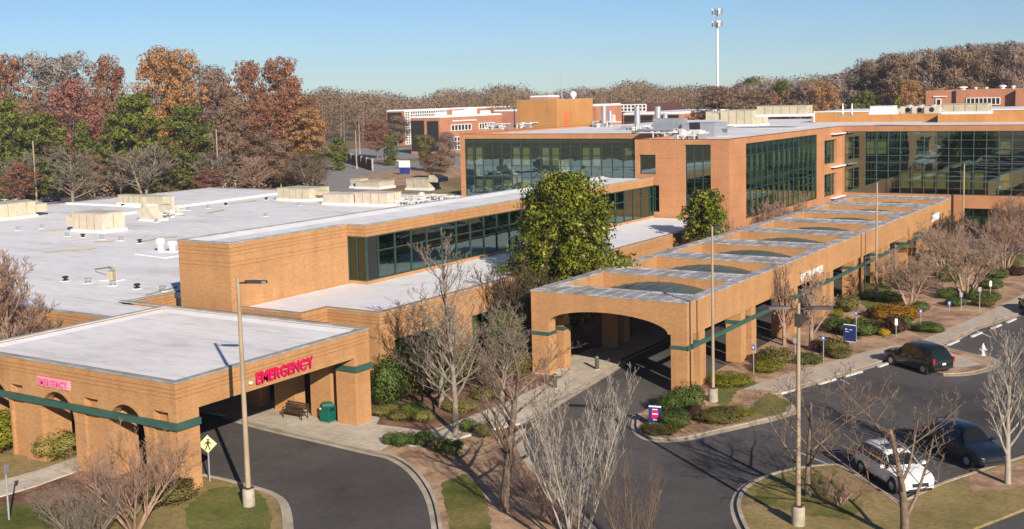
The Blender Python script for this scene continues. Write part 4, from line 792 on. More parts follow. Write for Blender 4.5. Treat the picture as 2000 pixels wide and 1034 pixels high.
# duct elbow, gooseneck, tall cans and small dark vents on the wide roof
t=thing('duct_elbow','tan bent duct stub behind the lone beige unit','duct',(-108.15,89.71,5.48)); x,y=-108.15,89.71
p=MB(); p.add([(x-1.2,y,5.5),(x+1.2,y,5.5),(x+1.2,y+1.4,5.5),(x-1.2,y+1.4,5.5),(x-2.0,y,6.6),(x-.2,y,7.2),(x-.2,y+1.4,7.2),(x-2.0,y+1.4,6.6)],[(3,2,1,0),(4,5,6,7),(0,1,5,4),(1,2,6,5),(2,3,7,6),(3,0,4,7)]); p.build('elbow',m_tan2,t); p=MB(); p.box(x-1.5,x+1.5,y-.2,y+1.6,5.4,5.7); p.build('base_curb',m_roof_clean,t); p=MB(); p.box(x-1.7,x-1.25,y+.4,y+.9,6.7,8.2); p.build('riser',m_tan,t)
t=thing('duct_elbow','shorter tan duct stub right of the bent duct','duct',(-112.1,95.54,5.48)); x,y=-112.1,95.54
p=MB(); p.box(x-1.3,x+1.3,y,y+1.2,5.45,6.7); p.box(x+.6,x+1.0,y+.3,y+.7,6.701,7.7); p.build('elbow',m_tan2,t); p=MB(); p.box(x-1.6,x+1.6,y-.2,y+1.4,5.4,5.65); p.build('base_curb',m_roof_clean,t)
t=thing('gooseneck_vent','yellowish gooseneck vent with long pipe near the left bare tree','vent',(-74.19,57.66,5.48)); x,y=-74.19,57.66
p=MB(); p.path([(x+.35,y,5.45),(x+.35,y,6.25),(x+.2,y,6.42),(x-.5,y+.2,6.45)],.1,8); p.path([(x-.5,y+.2,6.45),(x-4.8,y+2.2,5.75)],.06,6); p.build('pipe',m_tan_d,t); p=MB(); p.box(x-.35,x+.2,y-.2,y+.3,5.45,6.2); p.build('box',m_tan,t); p=MB(); p.box(x-.8,x+.8,y-.5,y+.6,5.43,5.53); p.build('base_curb',m_roof_clean,t)
for lab,x,y,hh in (('taller white vent can left of the raised brick block',-84.3,71.13,1.25),('shorter white vent can touching the raised brick block',-83.23,71.58,1.0)):
    t=thing('vent_can',lab,'vent',(x,y,5.48),'white vent cans by the raised brick block'); p=MB(); p.lathe([(.28,-.02),(.28,hh*.6),(.42,hh*.62),(.42,hh*.92),(.3,hh)],(x,y,5.48),14); p.build('can',m_white,t); p=MB(); p.box(x-.6,x+.6,y-.6,y+.6,5.43,5.55); p.build('base_curb',m_roof_clean,t)
p=MB(); x,y=-82.93,69.14; p.prism([(x-2.2,y-.3),(x+2.6,y-1.0),(x+3,y+1.1),(x-1.6,y+1.3)],5.481,5.56); o=p.build('roof_patch',m_roof_clean); tag(o,'bright white coated patch of roof under the vent cans','roof patch')
VS=[(-77.49,55.93),(-74.88,56.02),(-71.99,56.02),(-69.01,55.85),(-66.25,55.88),(-104.13,75.69),(-101.62,75.75),(-98.07,75.35),(-95.38,75.53),(-91.71,74.86),(-114.13,79.79),(-115.02,77.37),(-127.09,101.31),(-113.83,100.83),(-113.35,103.75),(-114.47,115.35),(-103.81,110.47),(-98.08,98.62),(-111.71,88.42),(-106.22,89.27),(-123.95,95.34),(-113.78,107.18)]
VN=['first dark vent of the row in front of the lone gooseneck','second dark vent, left of the gooseneck','dark vent just below the gooseneck','fourth dark vent, right of the gooseneck','fifth dark vent, close to the brick parapet notch','dark vent under the lone beige unit, left end','second dark vent under the lone beige unit','third dark vent under the lone beige unit','dark vent below the right end of the lone beige unit','dark vent at the start of the roof seam','dark vent left of the lone beige unit','dark vent near the left picture edge','dark vent at the foot of the long low unit','dark vent by the white roof curb','second dark vent along the white roof curb','dark vent left of the louvred unit','dark vent in front of the louvred unit','pale-capped vent midway to the clerestory','dark vent right of the lone beige unit','dark vent below the tan duct elbow','dark vent above the lone beige unit','dark vent beyond the white roof curb']
for i,(x,y) in enumerate(VS):
    t=thing('roof_vent',VN[i],'roof vent',(x,y,5.48),'small vents on the wide white roof'); p=MB(); p.lathe([(.3,-.02),(.22,.06),(.12,.08),(.12,.22),(.24,.24),(.24,.36),(.05,.4)],(x,y,5.48),8); p.build('cap',m_galv if i%3 else m_dark,t)
    p=MB(); p.lathe([(.42,-.01),(.40,.035)],(x,y,5.48),8); p.build('flashing',m_roof_clean,t)
def seam(pts,lab):
    p=MB(); p.path([(x,y,5.53) for x,y in pts],.07,6); o=p.build('roof_pipe',m_tan_d); tag(o,lab,'roof pipe','thin pipes lying on the wide roof')
seam([(-91.95,75.18),(-92.49,77.55),(-91.82,79.6)],'brown pipe running from the vent to the raised brick block'); seam([(-94.13,65.95),(-93.42,67.75),(-92.01,69.88)],'brown pipe lying alone in the middle of the roof'); seam([(-111.06,77.36),(-109.82,78.84)],'brown pipe meeting the left side of the lone unit'); seam([(-115,108.25),(-114.44,111.45),(-114.75,113.68)],'thin brown pipe near the far roof curb'); seam([(-65.8,53.98),(-66.07,55.73),(-66.57,57.45)],'pale pipe by the brick parapet notch'); seam([(-96.58,73.33),(-95.02,74.38)],'short brown pipe below the lone unit'); seam([(-107.68,98.35),(-109.08,102.45)],'dark short pipe beyond the lone unit'); 
t=thing('parapet_downspout','dark leader head and downspout at the corner of the raised brick block','downspout',(-61,52.9,4.6)); p=MB(); p.box(-61.1,-60.62,52.5,53.0,5.9,6.25); p.build('leader_head',pmat('blue_grey_metal',(.05,.065,.10),.5),t); p=MB(); p.box(-60.95,-60.7,52.6,52.85,4.6,5.9); p.build('downpipe',m_bronze,t)
# ------------------------------------------------------------------ radio mast
mx,my=-172.02,415.82; t=thing('radio_mast','very tall slim white radio mast with antenna clusters above the treeline','mast',(mx,my,0))
p=MB(); p.tube((mx,my,0),(mx,my,45.6),.6,.42,12); p.build('pole',m_white,t,60)
for zz in (49.0,44.4):
    p=MB(); p.tube((mx,my,45.6),(mx,my,50.3),.3,.3,8) if zz>46 else None
    for k in range(6): a=k*math.pi/3+.3; p.tube((mx,my,zz),(mx+1.7*math.cos(a),my+1.7*math.sin(a),zz),.1,n=5); 
    p.build('platform',m_galv,t)
    for k in range(6):
        a=k*math.pi/3+.3; x,y=mx+1.8*math.cos(a),my+1.8*math.sin(a); p=MB(); p.box(x-.25,x+.25,y-.18,y+.18,zz-1.1,zz+1.1); p.build('antenna_panel',m_white if k%2 else m_galv,t)
p=MB(); p.box(mx-1.2,mx+1.2,my-1.2,my+1.2,0,.6); p.build('base',m_conc,t)
# ------------------------------------------------------------------ lamp posts
def lamp(label,x,y,h,heads,ped=.92,r=.11,group='tan car park lamp posts'):
    t=thing('lamp_post',label,'lamp post',(x,y,0),group)
    p=MB(); p.lathe([(.29,0),(.29,ped-.08),(.26,ped)],(x,y,0),16); p.build('concrete_base',m_conc_base,t,40)
    p=MB(); p.tube((x,y,ped),(x,y,h),r,r*.62,12); p.build('pole',m_pole,t,50)
    p=MB(); p.box(x-.2,x+.2,y-.2,y+.2,ped+.001,ped+.06); p.build('base_flange',m_bronze,t)
    for a,dz in heads:
        d=Vector((math.cos(a),math.sin(a),0)); n=Vector((-d.y,d.x,0)); c=Vector((x,y,h-.25+dz)); e=c+d*1.15; p=MB()
        V=[]
        for q,wd in ((.35,.1),(.62,.2),(1.25,.24),(1.42,.12)):
            for s,zz in ((-1,0),(1,0),(.75,.12),(-.75,.12)): V.append(c+d*q+n*wd*s+Vector((0,0,zz)))
        p.add(V,[(0,1,2,3),(15,14,13,12)]+[(4*i+j,4*i+(j+1)%4,4*i+4+(j+1)%4,4*i+4+j) for i in range(3) for j in range(4)]); hd=p.build('lamp_head',m_bronze,t)
        p=MB(); p.tube(c+d*.02,c+d*.45,.05,n=6); p.build('arm',m_bronze,t)
        p=MB(); q=[c+d*.7+n*.16,c+d*1.2+n*.17,c+d*1.2-n*.17,c+d*.7-n*.16]; p.add([v-Vector((0,0,.004)) for v in q],[(0,1,2,3)]); p.build('lens',m_white,hd)
    if len(heads)>1: p=MB(); p.box(x-.14,x+.14,y-.14,y+.14,h-1.0,h-.45); p.build('bracket_box',m_bronze,t)
lamp('tall tan lamp post with one arm on the lawn in front of EMERGENCY',-39.08,37.33,10.98,[(math.radians(20),0)],.95,.135)
lamp('tan lamp post on a round base at the near corner of the portico',-27.04,64.38,10.9,[(math.radians(96),0)],.95,.105)
lamp('tan double-headed lamp post in the lower right island',-15.95,47.32,9.9,[(math.radians(24),0),(math.radians(204),0)],.95,.115)
lamp('tan lamp post in the garden beside the portico, halfway along',-27.55,102.76,10.6,[(math.radians(96),0)],1.0,.12)
lamp('tan lamp post at the far end of the portico in front of the glass wing',-29.84,151.29,9.2,[(math.radians(96),0)],.9,.12)
for lab,x,y,h,f in (('thin far lamp post beside the rust-red trees on the left',-189.7,176.99,13.43,1),('faint lamp post rising among the pines at far left',-205.97,143.22,12.41,1),('lamp post by the dark fence and far road',-207.62,244.56,10.6,1),('second far lamp post against the wood beyond the fence',-265.88,315.18,10.89,1)):
    lamp(lab,x,y,h,[(math.radians(96),0)],.8,.2,'lamp posts in the far car parks')
# ------------------------------------------------------------------ street furniture
m_binG=pmat('green_bin_paint',(.005,.10,.075),.35); m_navy=pmat('navy_sign',(.022,.035,.16),.4); m_blue=pmat('blue_sign',(.10,.16,.42),.4); m_yelsign=pmat('faded_yellow_sign',(.72,.64,.33),.45); m_signblk=pmat('sign_black',(.02,.02,.02),.5)
m_steel=pmat('galvanised_post',(.40,.38,.42),.45,.3); m_wood=pmat('dark_bench_wood',(.07,.045,.025),.6)
x,y=-45.39,49.98; t=thing('litter_bin','dark green litter bin on the pavement between the canopy columns','bin',(x,y,.13),rz=0)
p=MB(); p.box(x-.36,x+.36,y-.34,y+.34,.13,.16); p.box(x-.35,x+.35,y-.33,y+.33,.161,1.05); p.build('body',m_binG,t,bevel=.03)
p=MB(); p.lathe([(.50,1.052),(.50,1.10),(.40,1.22),(.12,1.27)],(x,y,0),4); o=p.build('lid',m_binG,t); p=MB(); p.box(x+.351,x+.36,y-.2,y+.2,.75,.95); p.build('opening',m_signblk,t); p=MB(); p.box(x-.34,x-.22,y-.345,y-.332,.85,.95); p.build('label_plate',m_white,t)
x,y=-47.3,49.25; t=thing('bench','dark wooden slatted bench under the canopy beside the green bin','bench',(x,y,.13))
p=MB(); 
for i in range(4): p.box(x-1.1,x+.6,y-.05+i*.13,y+.06+i*.13,.53,.57)
p.build('seat',m_wood,t); p=MB()
for i in range(3): p.box(x-1.1,x+.6,y+.5,y+.54,.68+i*.13,.78+i*.13)
p.build('backrest',m_wood,t)
for s in (x-1.0,x+.46):
    p=MB(); p.box(s,s+.06,y-.04,y+.0,.13,.53); p.box(s,s+.06,y+.5,y+.499+.045,.13,1.05); p.box(s,s+.06,y-.06,y+.55,.72,.76); p.box(s,s+.06,y-.06,y-.02,.531,.72); p.build('leg',m_bronze,t)
x,y=-47.96,51.51; t=thing('planter_shrub','small olive conifer shrub behind the bench','shrub',(x,y+.9,.13)); t.scale=(.75,.75,1.35); o=bpy.data.objects.new('foliage',SHR[0][0]); link(o,t); o.material_slots[0].link='OBJECT'; o.material_slots[0].material=m_olive; link(bpy.data.objects.new('stems',SHR[0][1]),t)
for lab,x,y in (('dark bollard at the corner of the walk in front of the portico arch',-37.29,68.45),('dark bollard nearer the camera on the portico walk',-37.28,62.7)):
    t=thing('bollard',lab,'bollard',(x,y,.13),'bollards on the portico walk'); p=MB(); p.lathe([(.14,.0),(.14,.86),(.12,.92),(.03,.96)],(x,y,.13),14); p.build('post',pmat('dark_bollard',(.06,.065,.05),.5),t,40); p=MB(); p.tube((x,y,.95),(x,y,.99),.142,n=14); p.build('reflective_band',m_galv,t); p=MB(); p.tube((x,y,.12),(x,y,.16),.2,n=14); p.build('base_ring',m_conc,t)
def post_sign(name,label,x,y,h,w,ph,face,ang=0,group=None,cat='sign',post=.035,diamond=False,inner=None,z=.12):
    t=thing(name,label,cat,(x,y,z),group); p=MB(); p.tube((x,y,z-.1),(x,y,z+h),post,n=8); p.build('post',m_steel,t)
    d=Vector((math.cos(ang),math.sin(ang),0)); n=Vector((d.y,-d.x,0)); c=Vector((x,y,z+h-ph/2))+n*(post+.02)
    if diamond: P=[c+Vector((0,0,ph/2)),c+d*(w/2),c-Vector((0,0,ph/2)),c-d*(w/2)]
    else: P=[c-d*w/2-Vector((0,0,ph/2)),c+d*w/2-Vector((0,0,ph/2)),c+d*w/2+Vector((0,0,ph/2)),c-d*w/2+Vector((0,0,ph/2))]
    p=MB(); p.add(P+[q-n*.02 for q in P],[(0,1,2,3),(7,6,5,4)]+[(i,4+i,4+(i+1)%4,(i+1)%4) for i in range(4)]); pl=p.build('sign_panel',face,t)
    for mt,rects in (inner or []):
        p=MB()
        for r in rects:
            q=[c+d*u+Vector((0,0,v))+n*.006 for u,v in r]; p.add(q,[tuple(range(len(q)))])
            if not diamond: p.build('sign_marking',mt,pl); p=MB()
        if diamond: p.build('symbol',mt,pl)
    return t
fig=[[(.03+.06*math.cos(a*math.pi/4),.22+.06*math.sin(a*math.pi/4)) for a in range(8)],[(-.03,.15),(.08,.15),(.06,-.06),(-.05,-.06)],[(-.05,-.05),(.0,-.05),(-.09,-.3),(-.15,-.28)],[(.01,-.05),(.06,-.05),(.13,-.27),(.07,-.3)],[(-.03,.14),(-.01,.07),(-.14,-.02),(-.17,.02)],[(.07,.14),(.05,.06),(.16,.0),(.18,.04)]]
post_sign('crossing_sign','pale yellow diamond pedestrian crossing sign at the canopy corner',-43.48,38.95,2.35,.92,.92,m_yelsign,R(38),diamond=True,inner=[(m_signblk,fig)],post=.04)
post_sign('sign_post','grey sign post cut by the lower left picture corner',-47.6,30.54,2.6,.3,.4,m_galv,R(90+20),post=.045)
def rect(a,b,c,d): return [(a,c),(b,c),(b,d),(a,d)]
t=post_sign('information_sign','blue sign with white bars and a red block, by the round shrubs at the portico',-27.81,57.84,1.25,.74,1.08,m_navy,R(12),inner=[(m_white,[rect(-0.355,0.355,0.440,0.525),rect(-0.355,0.355,-0.525,-0.454),rect(-0.156,0.142,0.284,0.341),rect(-0.156,0.170,0.014,0.085),rect(-0.106,0.142,-0.312,-0.256)]),(m_pink,[rect(-0.185,0.185,0.092,0.256),rect(-0.185,0.185,-0.213,0.007)])])
t=post_sign('direction_sign','large navy sign with white top bar in the garden',-24.27,83.54,1.55,.98,1.32,m_navy,R(-8),inner=[(m_white,[rect(-0.480,0.480,0.581,0.651),rect(-0.388,0.480,-0.651,-0.605),rect(-0.349,-0.194,0.232,0.310),rect(-0.349,-0.078,0.078,0.124),rect(-0.039,0.194,0.232,0.279)]),])
BS=[('small blue parking sign behind the navy garden sign',-24.12,84.59,2.6),('small blue parking sign against the second portico columns',-27.3,71.9,2.2),('small blue parking sign left of the double lamp post',-25.97,76.34,1.9),('small blue parking sign beside the pale vase-shaped tree',-24.26,77.2,2.1),('small blue parking sign by the golden shrub',-20.89,90.69,1.9),('small blue sign low among the far clipped shrubs',-20.64,99.61,1.0),('brown-grey post in front of the far clipped shrubs',-19.88,100.48,1.7),('bare grey post right of the crape myrtle',-18.62,101.58,2.1),('white-topped post in front of the dark far shrubs',-18.53,105.84,2.0),('white marker post beside the dark red shrub',-21.98,87.65,1.55)]
for i,(lab,x,y,h) in enumerate(BS):
    w='white' in lab; pl='post' in lab and not w
    post_sign('parking_sign' if not('post' in lab and 'parking' not in lab) else 'marker_post',lab,x,y,h*.92,.20 if w else .25,.50 if w else .38,m_white if w else (m_steel if pl else m_blue),R(-5+3*i),'small sign posts in the garden',post=.03,inner=None if (w or pl) else [(m_white,[rect(-.045,.045,-.08,.08)])])
post_sign('roadside_sign','white over purple sign far off on the grass by the road',-177.53,227.45,3.6,3.0,3.4,m_white,R(15),inner=[(m_navy,[rect(-1.48,1.48,-1.68,.0)])],post=.1,z=0)
x,y=-211.03,261.87; t=thing('barrier_gate','red and white barrier arm at the far car park entrance','barrier',(x,y,0)); p=MB(); p.box(x-.4,x+.4,y-.4,y+.4,0,1.3); p.build('cabinet',pmat('red_paint',(.5,.05,.03),.5),t); p=MB(); p.box(x+.41,x+4.4,y-.1,y+.1,1.0,1.45); p.build('arm',m_white,t); p=MB(); p.tube((x-.7,y,0),(x-.7,y,4),.14,n=7); p.build('post',pmat('orange_post',(.5,.2,.1),.6),t)
# dark retaining fence at the far road
a=Vector([(-268.39,298.85)][0]); b=Vector([(-196.96,238.45)][0]); t=thing('dark_fence','dark maroon fence with pale posts on a retaining wall by the far road','fence',((a.x+b.x)/2,(a.y+b.y)/2,0))
d=(b-a); n=Vector((-d.y,d.x)).normalized()*.2; p=MB(); q=[a-n,b-n,b+n,a+n]; p.prism([(v.x,v.y) for v in q],0,1.9); p.build('wall',pmat('maroon_wall',(.045,.014,.018),.8),t)
p=MB(); q=[a-n*.3,b-n*.3,b+n*.3,a+n*.3]; p.prism([(v.x,v.y) for v in q],1.9,2.9); p.build('screen',pmat('dark_screen',(.05,.03,.028),.8),t)
for i in range(12): c=a+d*(i/11); p=MB(); p.box(c.x-.12,c.x+.12,c.y-.25,c.y+.25,0,3.2); p.build('post',m_kerb,t)
x,y=-15.14,84.19; t=thing('fire_hydrant','white fire hydrant on the kerbed island behind the black car','hydrant',(x,y,.12))
p=MB(); p.lathe([(.17,0),(.17,.06),(.11,.08),(.11,.5),(.15,.52),(.15,.58),(.11,.6),(.09,.72),(.04,.78),(.03,.84)],(x,y,.12),14); p.build('barrel',m_white,t,40); p=MB(); p.tube((x-.22,y,.55),(x+.22,y,.55),.06,n=8); p.tube((x,y-.2,.5),(x,y,.5),.08,n=8); p.build('nozzle',m_white,t); p=MB(); p.tube((x,y,.955),(x,y,1.0),.035,n=5); p.build('cap_nut',m_white,t)
x,y=-22.86,87.63; t=thing('yellow_shrub','small bright yellow leafy clump at the foot of the dark red shrub','shrub',(x,y,.12)); t.scale=(.9,.6,.6); o=bpy.data.objects.new('foliage',SHR[1][0]); link(o,t); o.material_slots[0].link='OBJECT'; o.material_slots[0].material=leafmat('bright_yellow_leaves',[(.4,.28,.01),(.55,.38,.02),(.6,.45,.05)],.2,1); link(bpy.data.objects.new('stems',SHR[1][1]),t)
# two utility pedestals near the far trees
for lab,x,y in (('left of two pale utility pedestals before the far trees',-188.24,177.41),('right of two pale utility pedestals before the far trees',-188.4,180.13)):
    t=thing('utility_pedestal',lab,'utility box',(x,y,0),'utility pedestals'); p=MB(); p.box(x-.45,x+.45,y-.4,y+.4,0,1.9); p.build('box',m_tan2,t,bevel=.05); p=MB(); p.box(x-.5,x+.5,y-.45,y+.45,1.901,2.05); p.build('lid',m_tan2,t)
# ------------------------------------------------------------------ cars
m_tyre=pmat('tyre',(.018,.018,.018),.85); m_rim=pmat('alloy',(.42,.42,.44),.3,.8); m_cglass=pmat('car_glass',(.010,.012,.013),.12,0,.5); m_lens=pmat('headlamp',(.75,.76,.78),.1,0,.8); m_tail=pmat('tail_lamp',(.45,.015,.02),.2); m_trim=pmat('black_trim',(.02,.02,.022),.5)
def car(name,label,x,y,ang,paint,L=4.5,W=1.84,Ht=1.68,kind='suv',rails=False,plate=True,z=.012,cat='car',group=None):
    t=thing(name,label,cat,(0,0,0),group); s=Ht/1.68
    if kind=='suv':
        ST=[(0,.46,.74,.80,.74,.70),(.015,.36,.92,.98,.86,.78),(.045,.30,1.0,1.10,.90,.74),(.09,.28,1.02,1.48,.92,.66),(.15,.27,1.02,1.63,.93,.62),(.32,.25,1.0,1.68,.94,.63),(.50,.25,.97,1.66,.94,.63),(.585,.25,.95,1.56,.94,.62),(.70,.25,.96,1.06,.94,.76),(.74,.25,.97,1.02,.93,.78),(.88,.27,.90,.95,.90,.74),(.955,.29,.78,.84,.83,.66),(.99,.34,.62,.68,.72,.58),(1,.42,.55,.60,.66,.54)]; gl=(4,7); ws=(7,8); rw=(2,4); wheels=(.185,.80); wr=.355
    else:
        ST=[(0,.44,.70,.74,.72,.66),(.015,.34,.86,.92,.84,.76),(.06,.28,.93,.98,.89,.76),(.15,.25,.95,1.0,.91,.72),(.26,.25,.94,1.38,.92,.58),(.38,.24,.92,1.46,.92,.58),(.50,.24,.90,1.45,.92,.58),(.56,.24,.88,1.38,.92,.57),(.70,.24,.87,.94,.92,.74),(.75,.24,.87,.92,.91,.76),(.88,.25,.80,.86,.88,.72),(.955,.28,.70,.75,.80,.64),(.99,.32,.56,.62,.70,.56),(1,.40,.5,.55,.64,.52)]; gl=(4,7); ws=(7,8); rw=(3,4); wheels=(.19,.80); wr=.32; s=Ht/1.46
    rings=[]
    for f,zb,zbelt,zt,hb,hr in ST:
        X=(f-.5)*L; k=W/1.88; hb*=k;hr*=k; zb*=s;zbelt*=s;zt*=s
        h=[(hb*.93,zb),(hb*1.0,zb+.42*(zbelt-zb)),(hb*.985,zbelt),(hr,max(zbelt+.01,zt-.07)),(hr*.7,zt)]
        rings.append([(X,-a,b) for a,b in h]+[(X,a,b) for a,b in h[::-1]])
    p=MB(); n=10; p.add([v for r in rings for v in r],[(i*n+j,(i+1)*n+j,(i+1)*n+(j+1)%n,i*n+(j+1)%n) for i in range(len(rings)-1) for j in range(n)]+[tuple(range(n)),tuple(range((len(rings)-1)*n+n-1,(len(rings)-1)*n-1,-1))])
    body=p.build('body',paint,t,smooth=38)
    def panel(nm,A,B,C,D,mat,ins=(.06,.06),off=.012,par=None):
        A,B,C,D=map(Vector,(A,B,C,D)); f=lambda u,v:(A*(1-u)+B*u)*(1-v)+(D*(1-u)+C*u)*v; nrm=(B-A).cross(D-A).normalized(); cen=f(.5,.5)
        if nrm.dot(cen-Vector((cen.x*.6,0,.7)))<0: nrm=-nrm
        u,v=ins; q=[f(u,v)+nrm*off,f(1-u,v)+nrm*off,f(1-u,1-v)+nrm*off,f(u,1-v)+nrm*off]; p=MB(); p.quad(*q); return p.build(nm,mat,par or t)
    # windscreen, rear window, side windows
    for nm,(i0,i1) in (('windscreen',ws),('rear_window',rw)):
        p=MB()
        for i in range(i0,i1):
            for j in (3,4,5):
                A,B,C,D=[Vector(rings[i][j]),Vector(rings[i][j+1]),Vector(rings[i+1][j+1]),Vector(rings[i+1][j])]; nr=(B-A).cross(D-A).normalized(); nr=nr if nr.z>0 else -nr
                e0=.12 if j==3 else 0; e1=.12 if j==5 else 0; v0=.08 if i==i0 else 0; v1=.08 if i==i1-1 else 0
                f=lambda u,v:(A*(1-u)+B*u)*(1-v)+(D*(1-u)+C*u)*v
                p.quad(*[f(u,v)+nr*.014 for u,v in ((e0,v0),(1-e1,v0),(1-e1,1-v1),(e0,1-v1))])
        p.build(nm,m_cglass,t)
    for a,b in ((2,3),(7,6)):
        for i in range(gl[0]-1,ws[1]):
            panel('side_window',rings[i][a],rings[i+1][a],rings[i+1][b],rings[i][b],m_cglass,(.04 if i not in (gl[0]-1,ws[0]) else .1,.08),.012)
    for sd in (-1,1):
        for f in wheels:
            X=(f-.5)*L; yo=sd*(W/2-.02)
            p=MB(); p.tube((X,yo-sd*.5,wr+.02),(X,yo+sd*.004,wr+.02),wr+.075,n=20); p.build('wheel_arch',m_trim,t)
            p=MB(); p.tube((X,yo-sd*.2,wr),(X,yo+sd*.025,wr),wr,n=22); w=p.build('tyre',m_tyre,t)
            p=MB(); p.tube((X,yo,wr),(X,yo+sd*.035,wr),wr*.62,wr*.55,16); p.build('rim',m_rim,w); 
        p=MB(); zz=ST[8][2]*s+.08; X=(ST[8][0]-.54)*L; p.box(X-.08,X+.08,sd*(W/2+.14)-.11,sd*(W/2+.14)+.11,zz-.02,zz+.12); p.build('mirror',paint,t)
        X=(.955-.5)*L; zz=ST[11][2]*s; p=MB(); yy=sd*W*.36
        p.add([(X-.22,yy+sd*.12,zz-.02),(X+.10,yy+sd*.06,zz-.10),(X+.16,yy-sd*.12,zz-.12),(X+.16,yy-sd*.12,zz-.22),(X+.12,yy+sd*.07,zz-.22),(X-.22,yy+sd*.13,zz-.14)],[(0,1,4,5),(1,2,3,4)]); p.build('headlight',m_lens,t)
        p=MB(); X=-.5*L; zz=.86*s; p.box(X-.01,X+.12,sd*W*.44-.09,sd*W*.44+.05*1,zz-.12,zz+.2); p.build('tail_light',m_tail,t)
        p=MB(); 
        for i in (0.42,.56): X=(i-.5)*L; p.box(X-.11,X+.11,sd*W*.5-.012,sd*W*.5+.014,.86*s,.89*s)
        p.build('door_handle',m_rim if paint is not m_carw else paint,t)
        p=MB(); p.box(-.29*L,.29*L,sd*W*.49-.02,sd*W*.49+.012,.27*s,.36*s); p.build('sill',m_trim,t)
        if rails: p=MB(); p.path([(-.36*L,sd*W*.335,1.63*s),(-.30*L,sd*W*.335,1.71*s),(-.02*L,sd*W*.33,1.71*s),(.05*L,sd*W*.33,1.62*s)],.025,6); p.build('roof_rail',m_rim,t)
    X=.5*L; p=MB(); p.box(X-.06,X+.015,-W*.22,W*.22,.50*s,.66*s); p.box(X-.08,X+.01,-W*.32,W*.32,.30*s,.42*s); p.build('grille',m_trim,t)
    p=MB(); p.box(-.5*L-.02,-.5*L+.1,-W*.4,W*.4,.36*s,.5*s); p.build('rear_bumper',m_trim,t)
    if plate: p=MB(); p.box(-.5*L-.03,-.5*L-.021,-.15,.15,.62*s,.74*s); p.build('number_plate',m_white,t)
    if rails: p=MB(); p.box(-.13*L,.03*L,-.42,.42,1.665*s,1.69*s+.005); p.build('sunroof',m_cglass,t)
    t.location=(x,y,z); t.rotation_euler=(0,0,ang); return t
def cpaint(n,c): return pmat(n,c,.22,.0,.6,.6)
m_carw=cpaint('white_car_paint',(.80,.80,.80)); m_carb=cpaint('dark_blue_car_paint',(.008,.011,.018)); m_cark=cpaint('black_car_paint',(.010,.013,.010)); m_carn=cpaint('navy_car_paint',(.012,.02,.05)); m_cars=cpaint('silver_car_paint',(.55,.55,.55))
def fromto(a,b): a=Vector(a); b=Vector(b); c=(a+b)/2; return c.x,c.y,math.atan2(b.y-a.y,b.x-a.x)
cx,cy,ca=fromto([(-15.42,56.74)][0],[(-12.29,53.57)][0]); car('white_suv','white compact SUV with roof rails parked nose to the grass island',cx,cy,ca,m_carw,4.6,1.9,1.72,rails=True)
cx,cy,ca=fromto([(-13.15,61.97)][0],[(-10.19,59.2)][0]); car('dark_blue_suv','dark blue-black SUV parked right of the white one',cx,cy,ca,m_carb,4.7,1.9,1.74)
cx,cy,ca=fromto([(-16.79,77.87)][0],[(-19.99,80.03)][0]); car('black_suv','black SUV seen from behind with red tail lights beside the walk',cx,cy,ca,m_cark,4.9,1.95,1.9)
x,y=-14.98,102.54; car('edge_car','dark car entering at the right edge beside the walk',x+.5,y+.2,R(112),m_cark,4.6,1.85,1.5,'sedan')
for lab,a,px in (('pair of white cars at far left, left one',m_carw,(-202.89,134.31)),('pair of white cars at far left, right one',m_cars,(-201.54,135.82)),('navy blue car just behind the wide white roof',m_carn,(-203.65,145.11)),('dark blue car parked under the trees beyond the roof',m_carb,(-205.17,157.92)),('black van-like car under the trees behind the dark blue car',m_cark,(-218.08,166.03))):
    car('parked_car',lab,px[0],px[1],R(200) if 'white' not in lab else R(110),a,4.7,1.85,1.75 if 'black' in lab else 1.5,'suv' if 'black' in lab else 'sedan',group='cars in the far left car park',plate=False)
# ------------------------------------------------------------------ people
def person(label,x,y,top,leg,rz,z=.12):
    t=thing('person',label,'person',(x,y,z),'two people by the far garden path',rz)
    J=[(0,0,.92),(0,0,1.15),(0,.0,1.40),(0,0,1.50),(0,.02,1.60),(0,.03,1.70),(.10,0,.88),(.11,.06,.48),(.11,-.02,.08),(.11,.12,.03),(-.10,0,.88),(-.11,-.08,.48),(-.11,-.16,.08),(-.11,-.02,.03),(.2,0,1.38),(.25,.02,1.10),(.24,.12,.88),(.24,.16,.80),(-.2,0,1.38),(-.25,-.02,1.10),(-.24,.06,.88),(-.24,.09,.80)]
    E=[(0,1),(1,2),(2,3),(3,4),(4,5),(0,6),(6,7),(7,8),(8,9),(0,10),(10,11),(11,12),(12,13),(2,14),(14,15),(15,16),(16,17),(2,18),(18,19),(19,20),(20,21)]
    RR=[.15,.13,.15,.06,.10,.08,.10,.07,.05,.045,.10,.07,.05,.045,.075,.05,.04,.04,.075,.05,.04,.04]
    me=bpy.data.meshes.new('body'); me.from_pydata(J,E,[]); me.materials.append(top); o=bpy.data.objects.new('body',me); link(o,t)
    md=o.modifiers.new('skin','SKIN')
    for i,r in enumerate(RR): me.skin_vertices[0].data[i].radius=(r*1.1,r*.85); 
    me.skin_vertices[0].data[0].use_root=True
    sb=o.modifiers.new('sub','SUBSURF'); sb.levels=1; sb.render_levels=1
    p=MB(); p.lathe([(.11,.80),(.16,.95),(.165,1.02)],(0,0,0),10); o2=bpy.data.objects.new('hips',p.build('belt',leg,None).data); bpy.data.objects.remove(bpy.data.objects['belt']); link(o2,t); o2.name='trousers_waist'
    p=MB(); p.lathe([(.02,1.79),(.10,1.77),(.125,1.70),(.12,1.62)],(0,-.01,0),10); h=p.build('hair_tmp',m_bark_dk,None); me2=h.data; bpy.data.objects.remove(h); link(bpy.data.objects.new('hair',me2),t)
